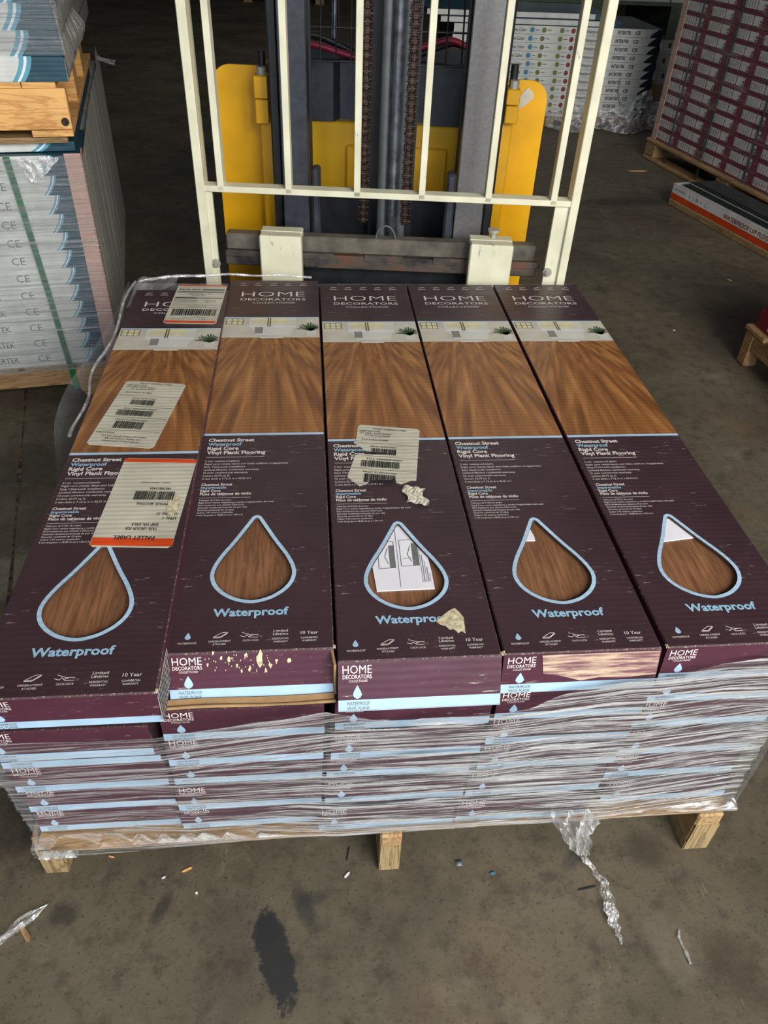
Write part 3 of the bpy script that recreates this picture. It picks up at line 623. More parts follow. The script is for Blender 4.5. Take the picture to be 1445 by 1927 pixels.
# little crushed corners
for i, sx in ((0, CW), (1, CW), (2, CW), (3, 0), (4, 0)):
    b = MB(); b.grid(5, 5, lambda u, v: (sx + (u - .5) * .004, -.001 + v * .006, .0002 + .0010 * hsh(u, v, i) - .003 * abs(u - .5)), 'torn_paper', False); b.build('crushed_corner', tops[i])

# ------------------------------------------------------------------ front pallet
pal = tag(empty('wooden_pallet', (-.022, -.02, 0)), 'weathered wooden pallet carrying the plum flooring cartons on the floor', 'pallet')
for y in (0, .16, .32, .48, .64, .80, .96):
    b = MB(); b.box(0, 1.0, y, y + (.10 if y else .11), .1, .1165, 'pallet_wood', ch=.0015); b.build('deck_board', pal)
for x0_, wd, yo in ((-.018, .034, .022), (.479, .032, -.006), (.962, .04, -.004)):
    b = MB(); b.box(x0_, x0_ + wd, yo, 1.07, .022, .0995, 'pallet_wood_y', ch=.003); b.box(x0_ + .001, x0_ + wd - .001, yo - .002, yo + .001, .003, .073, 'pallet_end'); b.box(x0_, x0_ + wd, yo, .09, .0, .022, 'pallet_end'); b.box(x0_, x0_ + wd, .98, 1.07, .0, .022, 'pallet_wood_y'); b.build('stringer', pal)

# ------------------------------------------------------------------ stretch wrap on the front pallet
wrap = tag(empty('stretch_wrap', (0, 0, 0)), 'clear stretch film streaked white around the plum cartons, its tail on the floor', 'film')
TOPB = [(-60, 1392), (0, 1380), (200, 1366), (320, 1361), (440, 1356), (612, 1338), (750, 1338), (836, 1324), (950, 1318), (1088, 1284), (1250, 1264), (1445, 1244), (1640, 1222)]
TB = sorted(((q.x, q.z) for q in (at(a_, c_, Y=-.045 if a_ < 700 else -.020) for a_, c_ in TOPB)))
def interp(tb, x):
    if x <= tb[0][0]: return tb[0][1]
    for (a_, c_), (d_, e_) in zip(tb, tb[1:]):
        if x <= d_: return c_ + (e_ - c_) * (x - a_) / (d_ - a_)
    return tb[-1][1]
XC = [.09, .29, .49, .69, .89]
def yfront(x, z):
    lv = (T - z) / H - 1.0          # 0 = bottom of the top layer
    def col(c_):
        tb = [(-1, TD[c_][1]), (0, TD[c_][2])] + [(r_ + 1, YL[c_][r_]) for r_ in range(5)]
        ys = interp(tb, lv); 
        nb = min(interp(tb, lv + .45), interp(tb, lv - .45), ys)
        return nb
    best = 9
    for c_ in range(5):
        w_ = abs(x - XC[c_]); best = min(best, col(c_) + max(0, w_ - .1) * .09)
    return best
def wn(x, z, s_=0): return math.sin(z * 190 + 9 * x + 3 * math.sin(x * 6 + s_) + s_) * .5 + math.sin(z * 410 + 14 * x + 2 * math.sin(x * 13 + z * 30)) * .3
def ffront(u, v):
    x = -.025 + 1.014 * u; zt = interp(TB, x) + .002 * math.sin(x * 30) + .001 * math.sin(x * 90); zb = .118 - .0015 * math.sin(x * 19) - .016 * max(0, 1 - max(0, x) * 3); z = zt + (zb - zt) * v
    y = yfront(max(-.02, min(.98, x)), z) - .009 - .0022 * wn(x, z)
    if z < .125: y = min(y, -.0285)
    return (x, y, z)
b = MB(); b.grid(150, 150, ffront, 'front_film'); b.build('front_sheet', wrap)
# side sheets
def leftf(u, v):
    z = (.36 + .105 * sm((u - .36) / .15)) * (1 - v) + .11 * v; ys = yfront(0, min(z, .40)) - .008
    return (-.0235 - .030 * math.exp(-((u - .58) / .16) ** 2) * (1 - v) ** 3 - .0008 * wn(u, v * .3), ys + (1.094 - ys) * u, z)
sm = lambda t: max(0, min(1, t)) ** 2 * (3 - 2 * max(0, min(1, t)))
b = MB(); b.grid(60, 24, leftf, 'side_film'); b.build('left_sheet', wrap)
b = MB(); b.grid(30, 20, lambda u, v: (.989 + .0008 * wn(u, v * .3), -.02 + 1.10 * u, .445 * (1 - v) + .10 * v), 'side_film'); b.build('right_sheet', wrap)
b = MB(); b.grid(60, 20, lambda u, v: (-.02 + 1.0 * u, 1.094 + .0008 * wn(u, v * .3), (T - .012) * (1 - v) + .10 * v), 'side_film'); b.build('rear_sheet', wrap)
# gathered rope of film along the back and left edges
pts = [at(*q, Z=T + .008) for q in [(262, 530), (300, 522), (350, 519), (430, 517), (520, 518), (600, 522)]]
b = MB(); pr = []
for i in range(len(pts) - 1):
    for j in range(6): pr.append(pts[i].lerp(pts[i + 1], j / 6))
b.tube([p + Vector((0, .001 * math.sin(i * 1.1), .0012 * math.sin(i * .8))) for i, p in enumerate(pr)], [.0024 + .0016 * hsh(i, 3) for i in range(len(pr))], 'loose_film', 7)
pl = [Vector((q.x, q.y, T + .006)) for q in (at(*q, Z=T) for q in [(262, 530), (235, 590), (205, 660), (180, 720), (160, 775), (145, 830)])]
pr = []
for i in range(len(pl) - 1):
    for j in range(6): pr.append(pl[i].lerp(pl[i + 1], j / 6))
b.tube([p + Vector((-.008 - .006 * math.sin(i * .5), 0, -.006 + .0008 * math.sin(i * .9))) for i, p in enumerate(pr)], [.0022 + .001 * hsh(i, 4) for i in range(len(pr))], 'loose_film', 7)
b.grid(16, 12, lambda u, v: (.0 + .085 * u, 1.080 - .15 * v * (1 - .85 * u), T + .0035 + .006 * abs(math.sin(u * 9 + v * 2)) * (1 - v)), 'side_film', True)
b.build('gathered_edge', wrap)
# bunch and tail at the front
b = MB()
PA = [(1078, 1530, .12, .075), (1082, 1548, .105, .07), (1085, 1566, .085, .045), (1090, 1590, .04, .035), (1098, 1612, .012, .012), (1116, 1640, .006, .008), (1134, 1662, .005, .014), (1142, 1690, .005, .020), (1150, 1718, .006, .022), (1155, 1740, .004, .016), (1164, 1760, .004, .007), (1168, 1774, .003, .003)]
ctr = []
for (px, py, z, wd) in PA:
    q = at(px, py, Y=-.046) if z > .03 else at(px, py, Z=z); ctr.append((q, wd))
def tailf(u, v):
    t = v * (len(ctr) - 1); i = min(int(t), len(ctr) - 2); f_ = t - i; c0, w0 = ctr[i]; c1, w1 = ctr[i + 1]; c_ = c0.lerp(c1, f_); wd = w0 + (w1 - w0) * f_
    fold = .35 * wd * math.sin(u * 17 + v * 23) * .4
    onfl = c_.z < .035
    return (c_.x + (u - .5) * wd * .9 + .002 * math.sin(v * 60), c_.y + (0 if onfl else fold - .004) + (.004 * math.sin(u * 9) if onfl else 0), max(.0012, c_.z + (abs(fold) * .8 + .003 * hsh(u, v) if onfl else 0)))
b.grid(14, 90, tailf, 'loose_film', False); b.build('film_tail', wrap)
# crumple at the left pallet corner
b = MB(); q0 = at(76, 1604, Y=-.03); q2 = at(150, 1600, Y=-.03)
b.grid(16, 8, lambda u, v: (q0.x + (q2.x - q0.x) * u, -.036 - .006 * math.sin(u * 14 + v * 6) , (q0.z + .002) * (1 - v) + (.122 + .002 * math.sin(u * 20)) * v + .001 * hsh(u, v)), 'loose_film', True); b.build('corner_crumple', wrap)

# ------------------------------------------------------------------ forklift
FK = Frame(.134, 1.2, -5.5)
fk = tag(empty('pallet_stacker', (.134, 1.2, 0), FK.a), 'yellow and black pallet stacker with cream load backrest behind the plum cartons', 'forklift')
def fx(px, py, d=0): return FK.hit(px, py, d)
zbar = (fx(380, 356)[1] + fx(1080, 383)[1]) / 2; ZT = 1.32
br = MB(); 
xl = fx(368, 350)[0]; xr = fx(1092, 375)[0]
br.box(xl, xr, 0, .032, zbar - .007, zbar + .006, 'cream_paint', ch=.001); bar0 = br.build('load_backrest', fk); br = MB(); br.box(xl + .02, xr - .02, 0, .032, ZT - .014, ZT, 'cream_paint'); br.build('top_rail', bar0)
for a_, c_ in ((xl, xl + .019), (xr - .019, xr)):
    b = MB(); b.box(a_, c_, -.002, .045, .36, ZT, 'cream_paint', ch=.0015); b.build('outer_post', bar0)
for px, py in ((415, 350), (543, 356), (672, 362), (794, 368), (919, 375), (1042, 381)):
    x_ = fx(px, py)[0]; b = MB(); b.box(x_ - .0075, x_ + .0065, .0, .03, zbar - .004, ZT, 'cream_paint', ch=.001); b.build('backrest_bar', bar0)
x1 = fx(413, 500, .01)[0]; x2 = fx(1022, 515, .01)[0]
for a_, c_ in ((xl + .018, x1), (x2, xr - .018)):
    b = MB(); b.box(a_, c_, .006, .016, .36, zbar - .006, 'cream_paint', ch=.001); b.build('mounting_plate', bar0)
for px, py in ((406, 497), (1030, 514)):
    x_, z_ = fx(px, py, .0); b = MB(); b.T = Matrix.Translation((x_, .004, z_)) @ Matrix.Rotation(PI / 2, 4, 'X')
    b.tube([(0, 0, -.002), (0, 0, .001)], .0105, 'bolt_steel', 20); b.tube([(0, 0, .001), (0, 0, .007)], .0078, 'bolt_steel', 6); b.tube([(0, 0, .007), (0, 0, .0095)], .004, 'bolt_steel', 12); b.build('hex_bolt', bar0)
# carriage
cl, cr_ = fx(425, 450, .05)[0], fx(1012, 460, .05)[0]; zc1 = fx(720, 452, .05)[1]; zc0 = fx(720, 482, .05)[1]
cg = MB(); cg.box(cl, cr_, .05, .085, zc0, zc1, 'carriage_grey', ch=.004); cg.box(cl - .003, cr_ + .004, .042, .075, zc0 - .033, zc0 - .001, 'rusty_steel', ch=.002)
n = 9
for i in range(n):
    if i % 2 == 0: cg.box(cl + (cr_ - cl) * i / n, cl + (cr_ - cl) * (i + 1.2) / n - .006, .040, .05, zc0 - .012, zc0 + .003, 'rusty_steel', ch=.001)
cg.box(cl, cr_, .05, .085, .08, .14, 'rusty_steel'); cg.box(cl + .1, cr_ - .1, .086, .1, .1, zc0, 'black_paint'); carr = cg.build('fork_carriage', fk)
for a_, c_ in ((fx(487, 446)[0], fx(566, 446)[0]), (fx(887, 452)[0], fx(969, 452)[0])):
    b = MB(); zt = fx(525, 445)[1]; b.box(a_, c_, .0, .037, .03, zt, 'cream_paint', ch=.003); b.box(a_, c_, .03, .062, zc1 + .001, zt + .0015, 'cream_paint', ch=.002)
    b.box(a_, c_, -1.06, .0, .03, .062, 'rusty_steel', ch=.006); b.build('fork', fk)
x_, z_ = fx(929, 436, .05); b = MB(); b.tube([(x_, .05, z_ - .025), (x_, .05, z_)], .007, 'bolt_steel', 12); b.tube([(x_, .05, z_), (x_, .05, z_ + .006)], .014, 'bolt_steel', 18); b.build('locking_pin', fk)
x_, z_ = fx(524, 432, .055); b = MB(); b.tube([(x_, .055, z_ - .02), (x_, .055, z_)], .0045, 'bolt_steel', 10); b.build('locking_pin', fk)
x_, z_ = fx(726, 432, .06); b = MB(); b.tube([(x_ + .023 * math.cos(t), .06, zc1 - .004 + .034 * math.sin(t)) for t in [PI * i / 14 for i in range(15)]], .0022, 'tube_grey', 6); b.build('wire_loop', fk)
# mast
for nm, pxa, pxb, py, d0, d1, mt in [('mast_rail', 536, 583, 430, .14, .25, 'mast_grey'), ('mast_rail', 853, 905, 430, .14, .25, 'mast_steel')]:
    xa, xb = fx(pxa, py, d0)[0], fx(pxb, py, d0)[0]; b = MB(); b.box(xa, xb, d0, d0 + .012, .02, 1.75, mt, ch=.002)
    b.box((xa + .004) if pxa > 700 else xb - .016, (xa + .016) if pxa > 700 else xb - .004, d0 + .012, d1, .02, 1.75, 'black_paint'); b.box(xa, xb, d1, d1 + .012, .02, 1.75, 'black_paint'); b.build(nm, fk)
for pxa, pxb in ((519, 536), (905, 922)):
    xa, xb = fx(pxa, 430, .19)[0], fx(pxb, 430, .19)[0]; b = MB(); b.box(xa, xb, .19, .30, .02, 1.75, 'black_paint', ch=.004); b.build('outer_mast_channel', fk)
def vt(px, py, d, r_, mat, nm):
    x_ = fx(px, py, d)[0]; b = MB(); b.tube([(x_, d, .12), (x_, d, 1.75)], r_, mat, 20); b.build(nm, fk)
vt(717, 430, .20, .013, 'tube_grey', 'hydraulic_hose_pipe'); vt(735, 430, .19, .0145, 'rod_steel', 'lift_rod'); vt(755 - 3, 430, .20, .0115, 'tube_grey', 'hydraulic_hose_pipe')
def chain(px, d, nm='lift_chain'):
    x_ = fx(px, 430, d)[0]; b = MB(); z = zc1 - .01; i = 0
    while z < 1.75:
        for s_ in (-1, 1):
            o_ = .0095 if i % 2 else .0065; b.box(x_ + s_ * o_ - .0013, x_ + s_ * o_ + .0013, d - .006, d + .008, z, z + .019, 'chain_brown', ch=.001)
        b.box(x_ - .0055, x_ + .0055, d - .004, d + .006, z + .002, z + .017, 'chain_brown', ch=.001)
        b.tube([(x_ - .0125, d - .001, z + .009), (x_ + .0125, d - .001, z + .009)], .0035, 'chain_brown', 8); z += .0155; i += 1
    b.build(nm, fk)
chain(683, .19); chain(752 + 9, .19)
x_ = fx(700, 430, .24)[0]; b = MB(); b.box(x_ - .012, x_ + .10, .255, .27, .1, 1.75, 'black_paint'); b.build('mast_back_plate', fk)
for pxa, pxb in ((588, 603), (834, 851)):
    xa, xb = fx(pxa, 430, .13)[0], fx(pxb, 430, .13)[0]; zt = fx(600, 318, .13)[1]; b = MB(); b.box(xa, xb, .13, .17, zc0 - .05, zt, 'mast_grey', ch=.005); b.build('carriage_lug', fk)
# body
DB = .42
xa, xb = fx(583, 300, DB)[0], fx(862, 300, DB)[0]; zy = fx(640, 230, DB)[1]; zb_ = fx(640, 118, DB)[1]
b = MB(); b.box(xa - .04, xb + .05, DB, DB + .45, .08, zy, 'yellow_body', ch=.004); b.build('body_panel', fk)
xo = fx(652, 300, DB - .02)[0]; b = MB(); b.box(xo, fx(840, 300, DB - .02)[0], DB - .02, DB, .1, fx(700, 277, DB - .02)[1], 'yellow_paint', ch=.003); b.build('access_cover', fk)
x2_, x3_ = fx(627, 160, DB)[0], fx(815, 160, DB)[0]
b = MB(); P_ = [(xa - .04, .0), (x2_, .0), (x2_ + .015, .035), (x3_ - .02, .035), (x3_, 0), (xb + .04, 0), (xb + .04, .3), (xa - .04, .3)]
b.prism(P_, lambda u, v, w_: (u, DB + v, zy + w_), zb_ - zy, 'mast_grey'); b.build('hood', fk)
b = MB(); b.box(xa - .02, xb + .04, .30, .34, .1, fx(640, 372, .30)[1] , 'black_paint', ch=.004); b.build('mast_cross_member', fk)
# side plates
def side_plate(pl_, pr_, ytop, right):
    d = .33; xa, zt = fx(pl_, ytop, d)[0], fx((pl_ + pr_) / 2, ytop, d)[1]; xa = fx(pl_, 300, d)[0]; xb = fx(pr_, 300, d)[0]; R_ = .045; P_ = [(xa, .1), (xb, .1)]
    if right: P_ += [(xb + .0, zt - R_)] + [(xb - R_ + R_ * math.cos(t), zt - R_ + R_ * math.sin(t)) for t in [PI / 2 * i / 8 for i in range(1, 9)]] + [(xa, zt)]
    else: P_ += [(xb, zt)] + [(xa + R_ - R_ * math.sin(t), zt - R_ + R_ * math.cos(t)) for t in [PI / 2 * i / 8 for i in range(0, 9)]]
    b = MB(); b.prism(P_, lambda u, v, w_: (u, d + w_, v), .008, 'yellow_paint')
    # the plate bends back to the machine along its inner side
    xi = xb if not right else xa
    b.box(xi - .004, xi + .004, d, d + .18, .1, zt, 'yellow_paint'); 
    return b.build('leg_guard', fk), zt
side_plate(412, 506, 122, False); g2, zt2 = side_plate(935, 1012, 150, True)
for pxa, pxb, zt_px, top_px, d in ((499, 520, 430, 140, .27), (917, 938, 430, 165, .27)):
    xa, xb = fx(pxa, 400, d)[0], fx(pxb, 400, d)[0]; zt = fx(495 if pxa < 600 else 955, top_px, d)[1]; zm = fx(495 if pxa < 600 else 955, 225, d)[1]
    sh = 0 if pxa < 600 else .017
    b = MB(); b.box(xa + sh * .4, xb + sh * .4, d, d + .05, .15, zm + .01, 'yellow_paint', ch=.003); b.T = Matrix.Translation((sh, 0, 0)); b.box(xa - .006, xb - .004, d - .022, d + .03, zm - .005, (zm + zt) / 2 - .001, 'yellow_paint', ch=.002); b.box(xa - .007, xb - .004, d - .022, d + .03, (zm + zt) / 2 + .001, zt, 'yellow_paint', ch=.002)
    hb_ = b.build('hinge_bar', fk); c = MB(); xm = (xa + xb) / 2 - .005 + sh; c.tube([(xm, d - .0, zt), (xm, d, zt + .016)], .012, 'bolt_steel', 6); c.tube([(xm, d + .02, zt + .014), (xm, d + .02, zt + .045)], .009, 'black_paint', 14); c.build('hinge_bolt', hb_)
b = MB(); pts_ = [fx(*q, .322) for q in [(971, 190), (994, 165), (1004, 176), (1004, 186), (978, 207), (973, 204)]]; b.prism(pts_, lambda u, v, w_: (u, .327 + w_, v), .002, 'sticker'); b.build('paper_tag', g2)
# wire guard between the rails
d = .36
for vs_, hs_ in ((((602, 116, 605), (632, 116, 634), (661, 116, 663)), (580, 690, 0)), (((785, 122, 790), (838, 122, 850), (868, 122, 880)), (770, 880, 9))):
    wg = MB()
    def wire(p, q):
        a_, c_ = fx(*p, d), fx(*q, d); wg.tube([(a_[0], d, a_[1]), (c_[0], d, c_[1])], .0022, 'black_paint', 6)
    for x_, y_, t_ in vs_: wire((x_, y_), (t_, -60))
    for y_ in (50, 114, -20): wire((hs_[0], y_ + hs_[2]), (hs_[1], y_ + hs_[2] + 4))
    wg.build('wire_guard', fk)
def cable(pts, r_, mat):
    q = [(fx(a_, c_, dd)[0], dd, fx(a_, c_, dd)[1]) for a_, c_, dd in pts]; sm = []
    for i in range(len(q) - 1):
        p0, p1, p2, p3 = (Vector(q[max(0, min(len(q) - 1, i + s_))]) for s_ in (-1, 0, 1, 2))
        for j in range(6): t = j / 6; sm.append(.5 * ((2 * p1) + (p2 - p0) * t + (2 * p0 - 5 * p1 + 4 * p2 - p3) * t * t + (3 * p1 - p0 - 3 * p2 + p3) * t ** 3))
    sm.append(Vector(q[-1])); b = MB(); b.tube(sm, r_, mat, 10); b.build('power_cable', fk)
cable([(560, 62, .5), (600, 68, .5), (640, 85, .5), (690, 108, .5), (760, 112, .5), (800, 98, .5), (850, 82, .5), (890, 92, .5)], .0085, 'cable_black')
cable([(560, 80, .47), (600, 86, .47), (650, 102, .47), (700, 114, .47), (760, 100, .47), (810, 84, .47), (850, 76, .47), (890, 95, .47)], .0075, 'cable_red')
b = MB(); a_ = fx(628, 90, .72); b.tube([(a_[0], .72, zb_ - .03), (a_[0] + .01, .78, 1.3)], .012, 'rod_steel', 14); b.build('tiller_post', fk)
b = MB(); b.box(xa - .02 + .05, x3_, DB + .32, DB + .62, zy - .1, zb_ - .03, 'yellow_paint', ch=.01); b.build('battery_box', fk)
for sx_ in (fx(560, 400, .3)[0], fx(880, 400, .3)[0]): b = MB(); b.tube([(sx_ - .02, DB + .3, .06), (sx_ + .02, DB + .3, .06)], .06, 'black_paint', 24); b.build('wheel', fk)
b = MB(); b.box(xa - .03, xb + .03, DB + .02, DB + .4, .03, .09, 'black_paint'); b.build('chassis', fk)

# ------------------------------------------------------------------ left stack
LF = Frame(-.159, 1.41, 9.4)
lx = lambda px, py, d=0: LF.hit(px, py, d)
def lroot(name, z, x=0, y=0):
    p = LF.o + LF.e * x + LF.n * y; return empty(name, (p.x, p.y, z), LF.a)
z0 = .103; z1 = lx(152, 291)[1]; NR = 12; RH = (z1 - z0) / NR
def arc_carton(h, zt=0, W=1.2, D=.24, txt=True, side='teal_board', a0=-.135, left='white_board', sw=1.0):
    """white carton end with a curved blue and white stripe and teal corner; origin front right bottom"""
    b = MB(); F = lambda u, v, w_=0: (u, -w_, v)
    b.box(-W, 0, .0, D, 0, h - .0008, side)
    cur = lambda o_: [(a0 + o_ * sw + .024 * (1 - (1 - j / 8) ** 1.7), h * j / 8) for j in range(9)]
    def strip(o1, o2, m_, e):
        A, B_ = cur(o1), cur(o2); b.add([F(x, z, e) for x, z in A] + [F(x, z, e) for x, z in B_], [(j, j + 1, 10 + j, 9 + j) for j in range(8)], m_)
    c0 = cur(0); b.add([F(-W, z, .0006) for x, z in c0] + [F(x, z, .0006) for x, z in c0], [(j, j + 1, 10 + j, 9 + j) for j in range(8)], left)
    strip(0, .010, 'teal_ink', .0006); strip(.010, .016, 'paper', .0006); strip(.016, .026, 'teal_ink', .0006)
    if txt:
        b.text('CE', F, a0 - (.075 if sw == 1 else .112), h * .3, h * .42, 'grey_ink', .032, eps=.001); b.text('INTERTEK', F, a0 - .16, h * .33, h * .34, 'black_ink', .085, 'R', eps=.001); b.text('Waterproof', F, a0 - .32, h * .33, h * .34, 'grey_ink', .08, 'R', eps=.001)
    return b
nm_rows = ['bottom', 'second from bottom', 'third from bottom', 'fourth from bottom', 'fifth from bottom', 'sixth from bottom', 'sixth from top', 'fifth from top', 'fourth from top', 'third from top', 'second from top', 'topmost']
proto = arc_carton(RH, a0=-.098, sw=.45).build('teal_carton'); inner = None
for i in range(NR):
    p = LF.o + LF.e * (-.003) ; o = proto if i == 0 else copy_thing(proto, (0, 0, 0)); o.location = (p.x, p.y, z0 + i * RH); o.rotation_euler.z = LF.a
    tag(o, f'white and teal carton under film, {nm_rows[i]} in lower left stack', 'carton', 'white and teal cartons of the left stack')
bb = MB(); bb.box(-1.2, 0, 0, .236, 0, RH - .001, 'grey_board'); inn = bb.build('grey_carton'); first = True
for d_ in range(1, 5):
    for i in range(NR):
        p = LF.o + LF.e * (-.006) + LF.n * (.243 * d_); o = inn if first else copy_thing(inn, (0, 0, 0)); first = False; o.location = (p.x, p.y, z0 + i * RH); o.rotation_euler.z = LF.a
        tag(o, 'grey carton end dim behind the film on the right side of the left stack', 'carton', 'carton ends on the side of the left stack')
# pallet under it
lp = tag(lroot('wooden_pallet', 0), 'notched pine pallet with a knot under the lower left stack', 'pallet')
for y in (0, .55, 1.12):
    b = MB(); P_ = [(-1.2, 0), (-1.1, 0), (-1.08, .035), (-.93, .035), (-.9, 0), (-.55, 0), (-.52, .04), (-.15, .04), (-.125, .026), (-.11, 0), (-.012, 0), (-.004, .088), (-1.2, .088)]
    b.prism(P_, lambda u, v, w_: (u, y + w_, v), .038, 'pallet_wood'); b.build('stringer', lp)
for i in range(9):
    b = MB(); b.box(-1.2 + i * .135, -1.2 + i * .135 + .118, -.0, 1.17, .0885, .102, 'pallet_wood_y', ch=.001); b.build('deck_board', lp)
# cardboard corner board, strap, film
b = MB(); b.box(-.037, .0015, -.0055, -.0025, z0, z1 + .004, 'corner_board_paper'); b.box(-.0005, .0015, -.0055, .05, z0, z1 + .004, 'corner_board_paper'); tag(b.build('corner_board', None, (LF.o.x, LF.o.y, 0), LF.a), 'pinkish brown cardboard corner guard on the front edge of left stack', 'corner guard')
s_t, s_m, s_b = lx(22, 310), lx(70, 560), lx(137, 690)
b = MB(); xs_ = [(lx(12, 296)[0], z1 + .001)] + [lx(*q) for q in [(45, 400), (95, 560), (125, 662), (146, 728)]]
for (xa, za), (xb, zb2) in zip(xs_, xs_[1:]): b.add([(xa - .007, -.008, za), (xa + .007, -.008, za), (xb + .007, -.008, zb2), (xb - .007, -.008, zb2), (xa - .007, -.007, za), (xa + .007, -.007, za), (xb + .007, -.007, zb2), (xb - .007, -.007, zb2)], [(0, 1, 2, 3), (4, 7, 6, 5), (0, 4, 5, 1), (1, 5, 6, 2), (2, 6, 7, 3), (3, 7, 4, 0)], 'strap_green')
tag(b.build('strap', None, (LF.o.x, LF.o.y, 0), LF.a), 'green plastic strap running down the lower left stack to its pallet', 'strap')
fm = tag(lroot('stretch_wrap', 0), 'hazy stretch film around the lower left stack with a torn peak', 'film')
b = MB(); b.grid(60, 60, lambda u, v: (-1.2 + 1.204 * u, -.0105 - .001 * wn(u * 2, v * .5), z0 - .012 + (z1 - z0 + .010) * v + .006 * math.sin(u * 40) * (v > .98)), 'stack_film'); b.build('front_sheet', fm)
zpk = lambda u: z1 + .05 * max(0, 1 - abs(u - .9) * 12)
b = MB(); b.grid(50, 24, lambda u, v: (.0055 + .003 * math.sin(u * 50) * math.sin(v * 3), -.01 + 1.26 * u, z0 - .01 + (zpk(u) + .02 * math.sin(u * PI) - z0 + .01) * v), 'stack_side_film'); b.build('side_sheet', fm)
b.build; b = MB(); q = lx(60, 320, -.014)
b.grid(14, 12, lambda u, v: (q[0] - .03 + .02 * (1 - v) + (.02 + .08 * v) * u, -.013 - .005 * abs(math.sin(u * 9 + v * 6)), z1 - .055 + .055 * v + .002 * hsh(u, v)), 'loose_film', True)
b.build('crumpled_top', fm); b = MB(); b.grid(8, 10, lambda u, v: (.01 + .055 * v * v + .012 * (u - .5) * (1 - v), 1.10 + .05 * math.sin(u * 6), z1 + .03 - .02 * v + .02 * (u - .5) * (1 - v)), 'loose_film', False); b.build('loose_peak', fm)
# upper part: one loose teal carton, thin boards, pallet, teal cartons
zc = z1 + .002; ztop = lx(60, 273)[1]
b = arc_carton(max(.012, ztop - zc), W=1.15, D=.9, txt=False, a0=lx(62, 275)[0]); o = b.build('teal_carton'); p = LF.o + LF.e * (-.012) + LF.n * .03; o.location = (p.x, p.y, zc); o.rotation_euler.z = LF.a
tag(o, 'white and teal carton with crushed corner squeezed under the upper pallet at left', 'carton')
zp0 = zc + (ztop - zc) + .001
bd0, bd1 = lx(60, 262)[1], lx(60, 248)[1]
up = tag(lroot('wooden_pallet', 0), 'new pine pallet with a rusty bolt under the upper teal cartons at left', 'pallet')
zs0, zs1 = lx(80, 246)[1], lx(60, 167)[1]; zd1 = lx(60, 155)[1]; xe = -.018
b = MB(); b.box(-1.1, xe + .012, 0.0, .035, zs0 + .001, zs1, 'pine', ch=.002); st = b.build('stringer', up)
x_, z_ = lx(123, 229); b = MB(); b.tube([(x_, -.004, z_), (x_, .002, z_)], .0085, 'chain_brown', 20); b.tube([(x_, -.006, z_), (x_, -.004, z_)], .0055, 'chain_brown', 14); b.build('bolt_head', st)
for (a_, c_) in ((-1.1, lx(39, 160)[0] - .001), (lx(39, 160)[0] + .001, xe - .006)):
    b = MB(); b.box(a_, c_, .0, 1.1, zs1 + .0006, zd1, 'pine', ch=.001); b.build('deck_board', up)
b = MB(); b.box(lx(60, 250)[0], xe + .012, 0.0, 1.0, bd1 - .012, zs0, 'pine', ch=.001); b.build('bottom_board', up)
for y in (.3, .62): b = MB(); b.box(-.12, xe + .010, y, y + .1, zs0, zs1, 'pine', ch=.002); b.build('block', up)
b = MB(); b.box(-.8, lx(128, 270)[0], .008, .8, zp0 , bd1 - .014, 'pallet_dark', ch=.001); b.box(-.8, lx(128, 270)[0], .004, .8, zp0 + (bd1 - .014 - zp0) * .42, zp0 + (bd1 - .014 - zp0) * .5, 'brown_board'); tag(b.build('spacer_board', None, (LF.o.x, LF.o.y, 0), LF.a), 'thin rough spacer boards lying between the two left stacks', 'board')
zz = [zd1 + .001, lx(60, 106)[1], lx(60, 57)[1], lx(60, 6)[1], lx(60, 6)[1] + .047, lx(60, 6)[1] + .094]
xo = [lx(128, 150)[0], lx(118, 100)[0], lx(108, 52)[0], lx(95, 4)[0], lx(92, 0)[0]]
for i in range(5):
    b = arc_carton(zz[i + 1] - zz[i], W=1.0, D=1.1, txt=True, a0=[lx(23, 152)[0], lx(17, 104)[0], lx(2, 52)[0], lx(-5, 5)[0], -.16][i] - xo[i]); b.box(-.001, .0012, .0, 1.1, 0.002, zz[i + 1] - zz[i] - .004, 'grey_board'); o = b.build('teal_carton')
    p = LF.o + LF.e * xo[i]; o.location = (p.x, p.y, zz[i]); o.rotation_euler.z = LF.a
    tag(o, f'glossy teal carton, {["bottom", "second from bottom", "third from bottom", "fourth from bottom", "fifth from bottom"][i]} on the upper pallet at left', 'carton', 'teal cartons on the upper left pallet')
fm2 = tag(lroot('stretch_wrap', 0), 'torn stretch film curling off the upper teal cartons at left', 'film')
b = MB(); b.grid(30, 30, lambda u, v: (-1.0 + (1.0 + xo[1] + .006) * u, -.007 - .001 * wn(u * 2, v * .5), zz[1] + .004 + (zz[5] - zz[1]) * v), 'stack_film'); b.build('front_sheet', fm2)
b = MB(); b.grid(20, 24, lambda u, v: (xo[0] + .006 - .02 * v + .02 * u * math.sin(v * 17) * .5 + .01 * u, -.01 + .5 * u, zz[0] + .012 + .02 * hsh(int(u * 20), 1) * (1 - v) + (zz[5] - zz[0]) * v), 'stack_side_film', False); b.build('side_sheet', fm2)

